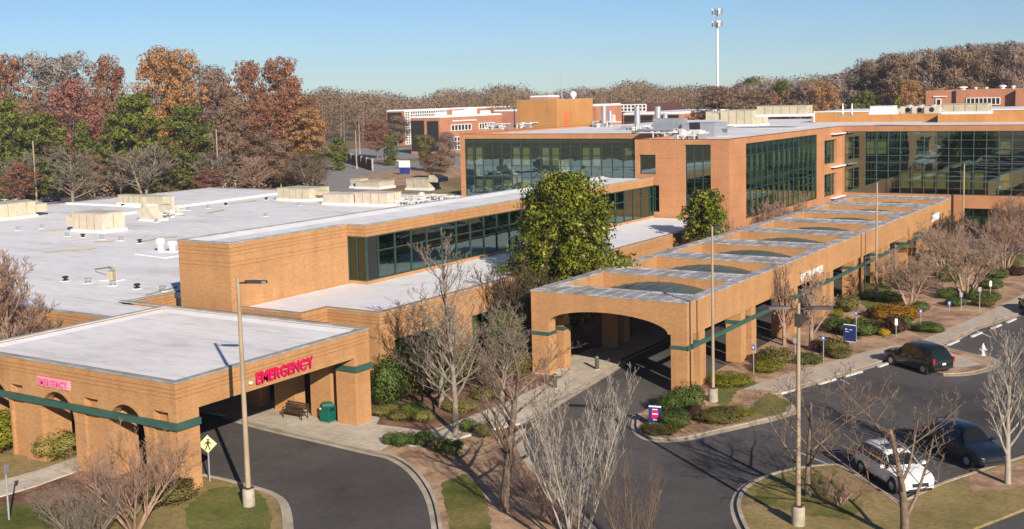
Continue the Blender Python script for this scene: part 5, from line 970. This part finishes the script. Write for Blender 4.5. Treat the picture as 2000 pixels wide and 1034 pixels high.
person('person in white clothes standing under the small tree at the far garden edge',*(-21.32,126.22),pmat('white_clothes',(.75,.74,.76),.8),pmat('white_trousers',(.6,.6,.62),.8),.3)
person('person in dark clothes beside the one in white at the far garden edge',*(-20.94,126.01),pmat('dark_clothes',(.03,.022,.025),.8),m_signblk,2.4)
# ------------------------------------------------------------------ shrubs
SH=[ # label, pixel base, width m, height m, material
('round clipped evergreen at the portico corner beside the blue sign',-27.44,61.61,2.3,1.9,m_evg),('clipped evergreen left of the rounded one, by the arch pier',-28.13,60.75,1.9,1.5,m_evg),('dark low evergreen in front of the blue and red sign corner',-26.76,58.17,2.0,1.2,m_evg),('rust-tinged shrub between the clipped evergreen and the lamp base',-26.49,60.4,1.1,.9,m_purple),('low spreading olive juniper along the kerb near the lamp base',-25.14,60.75,3.2,.7,m_olive),('low juniper by the kerb in front of the blue sign',-27.13,57.07,2.6,.5,m_olive),('second low juniper further right along the kerb',-24.76,62.15,2.2,.5,m_lime),
('green ground juniper in front of the second portico columns',-27.69,68.65,3.4,.8,m_lime),('pale green spreading shrub left of the double lamp',-27,75.31,3.4,1.5,m_olive),('broad green shrub behind the double lamp post',-26.8,73.27,3.0,1.0,m_lime),('green shrub to the right of the double lamp post',-25.29,76.68,3.0,.9,m_evg),('loose olive shrub between the vase tree and the navy sign',-24.31,80.16,2.6,1.6,m_olive),('dark shrub at the foot of the vase tree',-25.58,80.44,1.4,1.3,m_purple),('feathery low shrub in front of the navy sign',-23.73,79.2,2.2,.9,m_olive),
('wide clipped green hedge behind the navy sign, left half',-26.38,88.03,3.6,1.5,m_evg),('wide clipped green hedge behind the navy sign, right half',-24.73,87.13,3.8,1.6,m_evg),('round holly by the fourth portico columns',-28.15,96.07,2.6,2.0,m_olive),('bright small shrub left of the holly',-28.29,93.52,1.5,.9,m_lime),
('golden brown mounded shrub in the middle of the garden',-23.82,94.92,5.4,1.5,m_gold),('golden brown low shrub at the left of the mound',-24.46,93.91,2.4,1.1,m_gold),('dark shrub left of the golden mound',-25.57,94.81,1.7,1.1,m_purple),('dark red barberry behind the white marker post',-22.48,88.86,2.4,1.9,m_purple),('second dark red shrub left of the barberry',-23.27,88.47,1.9,1.1,m_purple),('small upright green shrub right of the barberry',-22.02,90.57,1.4,1.6,m_evg),('low green hedge right of the upright shrub',-20.65,90.81,2.6,1.0,m_evg),('low green hedge at the end of the row, near the blue sign',-19.83,90.57,2.0,1.0,m_evg),('olive low shrub above the barberry',-24.46,91.15,2.4,.7,m_olive),
('green clipped shrub against the lamp pedestal in the garden',-28.06,102.81,2.6,1.0,m_evg),('second green hedge right of the garden lamp',-26.33,102.21,3.4,1.2,m_evg),('dark rounded shrub at the foot of the nearest crape myrtle',-25.31,101.32,1.7,1.2,m_evg),('green shrub right of the nearest crape myrtle',-22.77,98.6,2.2,1.2,m_evg),('small bright shrub right of the golden mound',-23.05,96.98,1.6,1.1,m_lime),
('dark green shrub at the far portico columns',-28.22,127.2,4.2,1.7,m_evg),('green shrub pair under the large crape myrtle, front one',-24.01,115.41,3.0,1.4,m_evg),('green shrub pair under the large crape myrtle, back one',-25.11,118.34,2.4,1.2,m_evg),('clipped square green shrub left of the grey post, left one',-22.26,106.06,2.2,1.2,m_evg),('clipped square green shrub left of the grey post, right one',-21.77,106.85,2.2,1.2,m_evg),('low dark shrub below the squared pair',-20.7,102.68,2.4,1.0,m_evg),('dark green mound by the bare grey post',-19.85,106.33,2.4,1.3,m_evg),('second dark mound right of the bare grey post',-18.89,106.22,3.0,1.2,m_evg),('olive shrub in front of the two dark mounds',-18.71,103.61,2.6,.9,m_olive),('dark shrub behind the white-topped post',-19.73,112.84,3.0,1.3,m_evg),('rounded green shrub near the far garden edge',-20.38,119.39,3.0,1.3,m_evg),('reddish mound at the right picture edge',-18.81,121.83,2.6,1.2,m_purple),('small olive shrub right of the two people',-20.08,126.76,2.0,1.0,m_olive),
('round brown shrub at the end of the portico',-31.02,151.39,3.2,2.2,m_olive),('green clipped hedge in front of the glass wing, left piece',-27.16,151.24,4.2,1.2,m_evg),('green clipped hedge in front of the glass wing, right piece',-25.68,151.28,3.8,1.2,m_lime),('small dark shrub in front of the glass wing',-28.02,150.36,2.2,1.3,m_olive),
('tall dark evergreen against the low wing beside the canopy, left one',-43.99,53.98,2.6,3.6,m_evg),('tall dark evergreen against the low wing beside the canopy, right one',-43.96,56,2.8,3.3,m_olive),('dark evergreen further along the low wing',-43.63,58.27,3.0,2.6,m_evg),('olive evergreen behind the thin bare trees',-43.14,60.73,3.2,2.8,m_olive),('yellow-green shrub by the portico pier',-40.69,63.51,2.4,2.4,m_olive),('golden low shrub beside the canopy pier',-43.13,52.51,2.0,.7,m_yel),('second golden low shrub beside the canopy pier',-41.73,52.27,1.7,.6,m_yel),('small green mound between the golden shrubs, left',-42.1,53.43,1.2,.8,m_evg),('small green mound between the golden shrubs, right',-41.52,53.74,1.2,.8,m_evg),('golden shrub right of the green mounds',-40.24,52.45,1.5,.8,m_yel),('yellow-green ground cover by the walk, left patch',-39.71,55.57,2.6,.7,m_yel),('yellow-green ground cover by the walk, right patch',-39.7,58.62,2.4,.8,m_yel),
('first clipped dark shrub at the tip of the drive island',-39.2,48.07,.9,.75,m_evg),('second clipped dark shrub of the island row',-38.36,48,1.15,.9,m_evg),('third clipped dark shrub of the island row',-38.03,48.59,1.0,.8,m_evg),('fourth clipped dark shrub of the island row',-37.27,48.79,1.2,1.0,m_evg),('fifth clipped shrub of the island row, partly bare',-36.14,48.37,1.2,.9,m_olive),('sixth clipped shrub of the island row, at the dark shadow',-35.02,48.17,1.3,1.0,m_evg),('clipped shrub by the walk right of the island row',-36.68,52.01,1.1,.9,m_evg),('second clipped shrub by the walk near the thin trees',-35.36,51.61,1.2,1.0,m_olive),
('bright lime green rounded shrub at the left picture edge',-57.8,36.46,3.2,2.6,m_lime),('yellow-green loose shrub in front of the left arch',-53.64,37.47,2.6,1.7,m_yel),('olive spreading shrub at the foot of the reddish bare bush',-42.86,35.8,3.0,1.2,m_olive),
('reddish shrub behind the portico near the small magnolia',-42.2,96,3.6,6.3,m_purple),('tall brown shrub behind the near end of the portico',-43.2,69.6,4.2,6.4,m_olive),('dark shrub filling the gap left of the near portico pier',-43.5,66.5,3.0,4.6,m_evg)]
for lab,x,y,w,h,m in SH:
  q=.78 if (y>70 and x>-40) else .92
  shrub('shrub',lab,x,y,w*q,h*q,m,group='garden shrubs',z=.1,fine=(w<2.4 or y<75))
# ------------------------------------------------------------------ trees close by
def mk(n,m,H,seed,r,splits,length,angle,upw,wob=.12,rmin=.012,stems=1,lean=.3,start=.22): return tree_meshes(n,m,seed=seed,height=H,trunk=H*.8,r=r,splits=splits,length=length,angle=angle,up=upw,wob=wob,rmin=rmin,stems=stems,lean=lean,start=start)
G='bare trees in front of the hospital'
t1=mk('slender_tree',m_bark,11.7,3,.15,[22,6,5,3],[.28,.48,.5,.55],[46,40,36,33],.9,.08,.0065,start=.16); put_tree(t1,'bare_tree','tallest slender bare tree rising in front of the clerestory glazing',-37.22,51.51,.4,group=G,sw=1.3)
t2=mk('spreading_tree',m_bark_b,9.2,11,.19,[15,6,5,3],[.48,.5,.5,.5],[58,45,40,38],.7,.12,.0065,start=.3); put_tree(t2,'bare_tree','spreading bare tree with crooked trunk on the island between the drives',-28.12,42.53,1.1,group=G,sw=1.35)
t3=mk('round_bare_tree',m_bark,6.2,17,.12,[18,8,6,4],[.55,.5,.5,.5],[55,45,42,40],.8,.1,.007,start=.15); put_tree(t3,'bare_tree','bushy bare tree in the bed left of the portico arch',-38.71,58.59,.2,group=G,sw=1.5)
put_tree(t3,'bare_tree','wide bare tree against the low wing windows',-41.11,55.48,2.2,1.12,group=G,mat=m_bark,sw=1.75)
t4=mk('pale_multi_stem_tree',m_bark_l,8.0,23,.058,[10,5,4,3],[.38,.5,.5,.55],[28,32,34,34],.95,.05,.005,stems=8,lean=.34,start=.2); put_tree(t4,'bare_tree','pale many-stemmed bare tree filling the bottom centre',-22.75,39.68,.7,group=G)
t5=mk('forked_brown_tree',m_bark_b,7.6,31,.125,[8,6,5,3],[.80,.5,.5,.5],[48,46,42,40],.6,.11,.0065,start=.2); put_tree(t5,'bare_tree','low-forked brown bare tree in front of the white SUV',-11.49,47.51,.3,.95,group=G,sw=1.7)
t6=mk('pale_upright_tree',m_bark_l,8.2,37,.16,[20,6,5,3],[.42,.5,.5,.52],[42,40,38,36],.9,.08,.007,start=.2); put_tree(t6,'bare_tree','pale upright bare tree at the right edge beside the dark blue SUV',-9.06,57.08,1.3,group=G)
put_tree(t5,'bare_tree','brown bare tree tangled with the double lamp post',-16.7,50.92,2.4,.92,group=G,sw=1.35)
put_tree(t4,'bare_tree','grey bare saplings clump at the bottom right of the pale tree',-20.05,39.44,2.0,.62,group=G,mat=m_bark_b,sw=.6)
t7=mk('vase_tree',m_twig_t,6.3,41,.14,[13,6,5,3],[.66,.5,.5,.5],[26,26,28,30],.8,.05,.009,start=.16); put_tree(t7,'vase_tree','pale vase-shaped bare tree right of the double lamp, under the white letters',-26.31,80.82,.5,group=G,sw=1.5)
put_tree(t7,'vase_tree','brown vase-shaped bare tree against the portico columns',-28.47,81.28,2.0,1.05,group=G,mat=m_bark_r,sw=1.2)
t8=mk('crape_myrtle',m_twig_t,5.0,47,.09,[8,7,6,5],[.62,.55,.5,.5],[40,40,38,38],.7,.08,.0075,stems=5,lean=.42,start=.28)
for lab,x,y,s,m,r in (('brown twiggy crape myrtle behind the golden mound',-24.16,100.53,1.05,m_twig_t,0),('largest brown crape myrtle in the middle of the far garden',-20.66,106.51,1.3,m_twig_t,1),('reddish crape myrtle at the far right by the two people',-20.4,124,1.25,m_bark_r,2),('small crape myrtle close to the far portico columns',-25.65,120.61,1.1,m_twig_t,3),('dark twiggy shrub-tree at the end of the portico',-28.62,133.41,1.05,m_bark_dk,4),('pinkish crape myrtle at the right edge of the glass wing bed',-22.96,147.11,1.2,m_bark_r,5)):
    put_tree(t8,'crape_myrtle',lab,x,y,r*1.1,s,m,'crape myrtles in the garden',.1,sw=s*1.15)
put_tree(t8,'bare_bush','reddish bare bush in front of the tall grid glazing',-42.6,121,1,1.55,m_bark_r,sw=1.75); put_tree(t8,'bare_bush','second reddish bare bush right of it behind the portico',-42.8,127,2,1.3,m_bark_r,sw=1.6); put_tree(t8,'bare_bush','pale reddish bare bush at the corner of the brick block',-42.8,112,3,1.2,m_bark_r,sw=1.3)
put_tree(t8,'bare_bush','dark bare bush between the low wing and the portico pier',-43.3,68.5,2,1.55,m_bark_dk,sw=1.3)
t9=mk('twiggy_bush',m_bark_r,4.6,53,.07,[6,5,6,4],[.66,.55,.5,.5],[34,38,40,40],.7,.08,.005,stems=9,lean=.62,start=.2); put_tree(t9,'bare_bush','reddish twiggy bush at the bottom left in front of the arches',-41.39,32.55,.4,1.0,group=G,sw=1.05)
put_tree(t9,'bare_bush','low grey twiggy bush at the bottom left edge of the reddish one',-41.51,30.15,1.9,.7,m_bark,group=G,sw=.8)
put_tree(t9,'bare_bush','low red twig shrub on the drive island',-27.4,44.28,1.2,.42,m_bark_r,group=G,sw=.5); put_tree(t9,'bare_bush','red twig shrub by the right kerb of the drive island',-25.21,42.2,2.6,.4,m_bark_r,group=G,sw=.5); put_tree(t9,'bare_bush','rose-brown twig shrub on the grass around the double lamp',-15.13,50.63,.6,.35,m_bark_r,group=G,sw=.45)
t10=mk('dense_bare_tree',m_bark_r,8.6,61,.2,[18,9,8,5],[.55,.5,.5,.5],[52,42,40,38],.8,.1,.010,start=.25); put_tree(t10,'bare_tree','dense rosy-brown bare tree at the left edge behind the canopy roof',-65.5,42.5,.3,1.2,group=G,sw=1.35)
for lab,x,y,s,w in (('dark brown bare bush under the rosy tree at the left edge',-66.5,44.5,1.2,1.6),('second brown bush by the brick wall at the left edge',-63.5,44.8,1.0,1.3)): put_tree(t8,'bare_bush',lab,x,y,s*3,s,m_bark_r,sw=w)
def evergreen(name,label,x,y,h,w,n,size,mat,seed,base=.12,nl=16):
    t=thing(name,label,'tree',(x,y,.05)); a,b,c=wood_tree(name,seed,h,w,n,size,'magnolia',base,m_bark_dk,.22,nl,False,11)
    for nm,me in (('trunk',a),('limbs',b),('crown',c)):
        o=bpy.data.objects.new(nm,me); link(o,t)
        if nm=='crown': me.materials[0]=mat
    return t
evergreen('magnolia_tree','large glossy green magnolia standing between the low wing and the portico',-43.6,75.2,13.0,9.8,44000,.28,m_mag,71,.14,30)
evergreen('magnolia_tree','small round magnolia in front of the tall slot window',-42.6,100,9.9,5.6,16000,.27,m_mag,72,.25,18)
# ------------------------------------------------------------------ woods on the left
WB=[wood_tree('broadleaf_tree',101,24,15,15000,.46,'round',.25,m_bark_b,.4,13,False,9),wood_tree('broadleaf_tree',102,24,16,15000,.46,'round',.3,m_bark_b,.4,14,False,9),wood_tree('broadleaf_tree',103,24,14,12000,.46,'round',.2,m_bark,.35,12,False,9)]
WP=[wood_tree('pine_tree',111,18,11,13000,.48,'cone',.06,m_bark_dk,.35,15,False,9),wood_tree('pine_tree',112,18,12,13000,.48,'round',.06,m_bark_dk,.35,15,False,9)]
WT=[wood_tree('twiggy_tree',121,24,14,7500,1.3,'round',.2,m_bark,.34,14,True),wood_tree('twiggy_tree',122,24,13,7000,1.3,'vase',.2,m_bark_l,.34,14,True)]
fb=[mk('far_bare_tree',m_bark_l,12,81,.26,[26,8,6],[.5,.5,.5],[60,44,40],.45,.06,.03,start=.1),mk('far_bare_tree',m_bark_l,12,83,.24,[20,8,6],[.52,.5,.5],[58,42,40],.45,.06,.03,stems=2,lean=.2,start=.15)]
def wt(kind,label,x,y,h,w,mat,rz,name='tree',group=None):
    me={'b':WB,'p':WP,'t':WT}[kind[0]][int(kind[1])]; H={'b':24,'p':18,'t':24}[kind[0]]; Wd={'b0':15,'b1':16,'b2':14,'p0':11,'p1':12,'t0':14,'t1':13}[kind]
    return put_tree(me,name,label,x,y,rz,mat=mat,group=group,sz=h/H,sw=w/Wd)
W=[('b0','rust oak cut by the left picture edge',-248.86,167.54,31.76,12.69,m_rust),('t1','grey leafless tree behind the pink maple',-252.53,183.22,32.94,18.05,m_greyt),('b1','rusty tree between the grey one and the orange oak',-237.43,186.62,31.14,14.11,m_rust),('b1','tallest orange-brown oak of the left wood',-228.61,194.26,33.04,17.36,m_orange),('b0','orange-brown oak joined to the right of the tallest one',-227.64,201.48,32.78,14.88,m_orange),('t0','purple-grey leafless tree right of the orange oaks',-226.98,211.14,28.75,13.8,m_purt),('b2','rust-pink tree at the right shoulder of the left wood',-215.16,211.92,29.64,14.11,m_rust),('b0','rust-pink tall tree over the big russet tree',-206.48,214.88,30.12,15.92,m_rust),('b1','pinkish red maple on the left in front of the grey tree',-222.06,163.91,24.99,17.2,m_rose),('b2','brown tree behind the light pines',-222.27,176.78,19.78,12.64,m_brownl),('t0','brown leafless tree left of the pink maple',-238.6,164.83,21.46,11.62,m_brownl),('b1','big russet oak at the right end of the left wood',-189.33,200.82,22.12,16.58,m_rust),('b0','russet oak lower right by the fenced road',-181.47,197.22,17.54,11.93,m_orange),('b2','russet tree below the rust-pink shoulder',-190.84,193.81,19.51,12.11,m_rust),('t0','brown leafless tree in the gap left of the russet oaks',-197.47,189.95,20.87,10.98,m_brownl),('b2','tawny tree behind the thin lamp post',-195.84,185.87,18.58,9.61,m_brownl),
('p0','dark pine cut by the left picture edge',-217.63,145.89,22.15,12.24,m_pineg),('p1','dark spreading pine in front of the pink maple',-210.6,149.03,17.75,12.63,m_pineg),('p1','light green pine, tallest of the pines',-202.57,166.16,21.38,14.58,m_pinel),('p1','dense green pine right of the light one',-192.77,171.48,18.81,12.63,m_pineg),('p0','small dark conifer between the pines',-212.47,160.04,16.38,7.1,m_pineg),('p0','olive-yellow conifer at the foot of the pines',-191.2,164.15,12.85,8.41,m_olive),('p0','second dark pine behind the light green one',-210.51,165.86,16.97,9.54,m_pineg),
('t0','brown twiggy tree behind the pale lamp',-185.62,184.9,12.78,11.66,m_brownl),('t0','reddish thicket tree before the russet oak',-177.94,184.05,11.11,9.12,m_brownl),('t1','dark twiggy tree near the far road',-177.69,192.53,8.22,11.66,m_olive),('b2','rust-orange small tree at the far left verge',-203.64,138.01,8.32,8.21,m_rust),('b2','small pinkish tree at the foot of the far lamp',-182.45,167.98,5.41,8.28,m_rose),('b2','low brown tree under the light pine',-198.73,158.19,9.05,6.78,m_brownl),('t0','low brown thicket between pine and olive conifer',-205.12,156.49,9.11,6.89,m_brownl)]
for i,(k,lab,x,y,h,w,m) in enumerate(W): wt(k,lab,x,y,max(h,4),w,m,i*1.3,'pine_tree' if k[0]=='p' else 'woodland_tree','trees of the left wood')
for i,(lab,q) in enumerate((('pale bare tree in the car park, leftmost of the pale bare ones',(-193.26,142.3,11.95,10.68)),('pale bare tree before the light green pine',(-189.72,156.59,11.49,11.5)),('pale bare tree behind the thin lamp post',(-183.64,169.64,9.38,10.57)),('pinkish bare sapling left of the far road',(-175.02,172.87,8.61,8.21)),('small grey bare tree over the rust-orange verge tree',(-208.26,141.89,10.41,8.97)),('dark bare tree on the verge by the far road',(-169.42,183.84,7.83,9.46)))):
    x,y,h,w=q; put_tree(fb[i%2],'bare_tree',lab,x,y,i*.9,mat=[m_bark,m_bark,m_bark,m_bark_r,m_bark,m_bark_b][i],group='bare trees at the far car park',sz=h/12,sw=w/8.0)
# backing of the left wood: rows of trees seen only in the gaps
rg=random.Random(9)
for i in range(26):
    th0=math.atan2(*(-278.61,176.85)); th1=math.atan2(*(-224.3,242.05)); th=th0+(th1-th0)*i/25; D=rg.uniform(318,345)
    wt(('t0','b2','t1')[i%3],['leafless tree in the back row of the left wood','brown tree in the back row of the left wood','grey tree in the back row of the left wood'][i%3],D*math.sin(th),D*math.cos(th),rg.uniform(19,25)*(1 if i<22 else .85),rg.uniform(13,17),(m_brownl,m_rust,m_purt)[i%3],i*2.1,'woodland_tree','back row of the left wood')
# understory along the wood edge
rs=np.random.RandomState(5); Ls=[]
th0=math.atan2(*(-227.42,145.54)); th1=math.atan2(*(-181.36,200.02))
for i in range(150):
    th=th0+(th1-th0)*rs.rand(); D=rs.uniform(258,285); Ls.append((D*math.sin(th),D*math.cos(th),rs.uniform(.6,2.2),rs.uniform(2,4),rs.uniform(1.2,2.8)))
V,F,VN=lobes_leaves(6,Ls,16000,.75); o=bpy.data.objects.new('understory_scrub',fast_mesh('understory_scrub',V,F,[m_brownl],None,VN)); link(o); struct(o,'stuff')
# ------------------------------------------------------------------ middle distance trees
for i,(k,lab,x,y,h,w,m) in enumerate([('b1','round rust tree in front of the far pink-brick building',-235.55,287.93,12.83,12.42,m_rust),('p1','round dark green tree at the far car park',-206.05,257.77,8.78,5.58,m_pineg),('p1','light green bush-tree beside the dark fence',-207.46,237.04,9.09,7.01,m_pinel),('t1','dark olive spruce in front of the far building',-180.42,239.69,9.74,6.94,m_olive),('t0','purple bare tree left of the green glazing',-169.85,235.05,10.41,7.1,m_purt),('t0','brown twiggy tree by the roadside sign',-160.39,217.2,6.05,8.41,m_brownl),('t0','brown bare tree at the left end of the far building',-291.14,368.97,12.44,12.55,m_brownl),
('b1','round orange tree standing out on the right behind the tan unit',-97.78,310.99,21.04,12.48,m_orange),('b0','orange tree below the hillside pine',-80.15,330.42,20.94,10.59,m_orange),('p1','dark pine above the orange hillside tree',-85.77,351.69,22.58,7.09,m_pineg),('p1','dark green pine left of the round orange tree',-123.08,348.93,21.82,9.06,m_pineg),('p1','low green pine left of the radio mast side',-125.74,337.33,18.66,7.21,m_pineg),('b1','small russet tree beside the low pine',-119.46,331.11,18.58,7.05,m_rust),('b0','small orange tree left of the round orange one',-114.63,330.7,18.77,6.23,m_orange),('p1','dark evergreen below the hill right of the round orange tree',-88.63,317.88,18,10.28,m_pineg),('p0','green tree at the foot of the orange hillside tree',-78.34,312.32,16.21,7.17,m_pinel),('p1','dark green tree right of the mast',-152.73,401.96,23.47,11.48,m_olive)]): wt(k,lab,x,y,h,w,m,i*1.7,'woodland_tree','single trees in the middle distance')
rg=random.Random(12)
HL=[]
for i in range(46):
    f=i/45; px=1400+f*640+rg.uniform(-12,12); D=rg.uniform(345,420)
    ty=165-(px-1400)*.02 if px<1600 else (161-(px-1600)*.40 if px<1740 else 105-(px-1740)*.07)
    HL.append((px,ty+rg.uniform(-3,16)*(1 if i%2 else .4),D))
azt=[(1350,math.atan2(*(-40.35,91.5))),(1500,math.atan2(*(-34.34,93.92))),(1650,math.atan2(*(-28.37,95.89))),(1800,math.atan2(*(-22.49,97.44))),(1950,math.atan2(*(-16.79,98.58))),(2100,math.atan2(*(-11.29,99.36)))]
kinds=[('t0','purple-brown leafless tree of the right-hand hill',m_purt),('b2','brown tree of the right-hand hill',m_brownl),('t1','grey leafless tree of the right-hand hill',m_greyt),('t1','brown leafless tree of the right-hand hill',m_brownl)]
for i,(px,ty,D) in enumerate(HL):
    th=np.interp(px,[a for a,b in azt],[b for a,b in azt]); hzn=188-(px-1000)*.0244; h=19+(hzn-ty)/2246.7*D
    k,lab,m=kinds[i%4]; wt(k,lab,D*math.sin(th),D*math.cos(th),h,rg.uniform(13,18),m,i*1.9,'woodland_tree','trees of the right-hand hill')
# ------------------------------------------------------------------ far wood, one mass
rs=np.random.RandomState(15); Ls=[]; trunks=[]
a0=math.atan2(*(-69.22,72.17)); a1=math.atan2(*(-12.01,99.28))
for i in range(1500):
    f=rs.rand(); th=a0+(a1-a0)*f; D=rs.uniform(520,900); px=560+1520*f
    h=rs.uniform(17,23)+(D-520)*.006+2.0*math.sin(px*.021)+1.5*math.sin(px*.05+1)+(5*(px-1400)/600 if px>1400 else 0); r=rs.uniform(4,7.5)
    x,y=D*math.sin(th),D*math.cos(th)
    for k in range(3): Ls.append((x+rs.normal(0,2.5),y+rs.normal(0,2.5),h-r*.7-k*4.5,r*(1-.1*k),r*.8))
    if i%5==0: trunks.append(((x,y,0),(x+rs.normal(0,.6),y,h*.8),.3,.12))
for i in range(70):
    f=rs.rand(); th=a0+(a1-a0)*f; D=rs.uniform(505,525); trunks.append(((D*math.sin(th),D*math.cos(th),0),(D*math.sin(th)+.5,D*math.cos(th),rs.uniform(15,20)),.22,.1))
V,F,VN=lobes_leaves(16,Ls,330000,1.05,.5,.5); V2,F2=tubes_np(trunks,4)
o=bpy.data.objects.new('far_wood',fast_mesh('far_wood',np.concatenate([V,V2]),np.concatenate([F,F2+len(V)]),[m_farmass,m_bark_b],[0]*len(F)+[1]*len(F2),np.concatenate([VN,V2-V2+np.array([.6,-.6,.3])]))); link(o); struct(o,'stuff')
hb=MB(); hb.box(-950,500,-60,980,-1,62); hm,nt,NN,LL,oo=new_mat('haze_air'); pv=NN.new('ShaderNodeVolumePrincipled'); pv.inputs['Density'].default_value=.0002; pv.inputs['Color'].default_value=(.80,.86,.95,1); pv.inputs['Anisotropy'].default_value=.2; LL.new(pv.outputs[0],oo.inputs['Volume']); struct(hb.build('haze',hm),'stuff')
# ------------------------------------------------------------------ camera, sun, sky
FX=2246.7; yaw,pit,rol=-.57078,.104775,-.0244322
fw=Vector((math.sin(yaw)*math.cos(pit),math.cos(yaw)*math.cos(pit),-math.sin(pit))); rt=Vector((math.cos(yaw),-math.sin(yaw),0)); upv=rt.cross(fw)
r2=rt*math.cos(rol)+upv*math.sin(rol); u2=-rt*math.sin(rol)+upv*math.cos(rol)
cd=bpy.data.cameras.new('camera'); cam=bpy.data.objects.new('camera',cd); COL.objects.link(cam)
cam.matrix_world=Matrix(((r2.x,u2.x,-fw.x,0),(r2.y,u2.y,-fw.y,0),(r2.z,u2.z,-fw.z,19),(0,0,0,1)))
cd.sensor_width=36; cd.lens=FX/2000*36; cd.shift_y=-93/2000; cd.clip_start=.5; cd.clip_end=6000; scene.camera=cam
SUN_EL,SUN_AZ=24.0,127.0
sl=bpy.data.lights.new('sun','SUN'); so=bpy.data.objects.new('sun',sl); COL.objects.link(so); sl.energy=5.0; sl.angle=R(.55); sl.color=(1,.90,.76); so.rotation_euler=(R(90-SUN_EL),0,R(180-SUN_AZ))
w=bpy.data.worlds.new('World'); scene.world=w; w.use_nodes=True; N=w.node_tree.nodes; N.clear()
sk=N.new('ShaderNodeTexSky'); sk.sky_type='NISHITA'; sk.sun_disc=False; sk.sun_elevation=R(SUN_EL); sk.sun_rotation=R(SUN_AZ); sk.altitude=100; sk.air_density=.8; sk.dust_density=.12; sk.ozone_density=3.0
tn=N.new('ShaderNodeMix'); tn.data_type='RGBA'; tn.blend_type='MULTIPLY'; tn.inputs[0].default_value=1; tn.inputs[7].default_value=(.93,1.06,1.23,1); w.node_tree.links.new(sk.outputs[0],tn.inputs[6])
bg=N.new('ShaderNodeBackground'); bg.inputs[1].default_value=.056; wo=N.new('ShaderNodeOutputWorld'); w.node_tree.links.new(tn.outputs[2],bg.inputs[0]); w.node_tree.links.new(bg.outputs[0],wo.inputs[0])
scene.view_settings.view_transform='Standard'; scene.view_settings.look='None'; scene.view_settings.exposure=.52; scene.view_settings.gamma=1
scene.render.engine='CYCLES'; scene.cycles.max_bounces=6; scene.cycles.transparent_max_bounces=12; scene.cycles.use_denoising=True
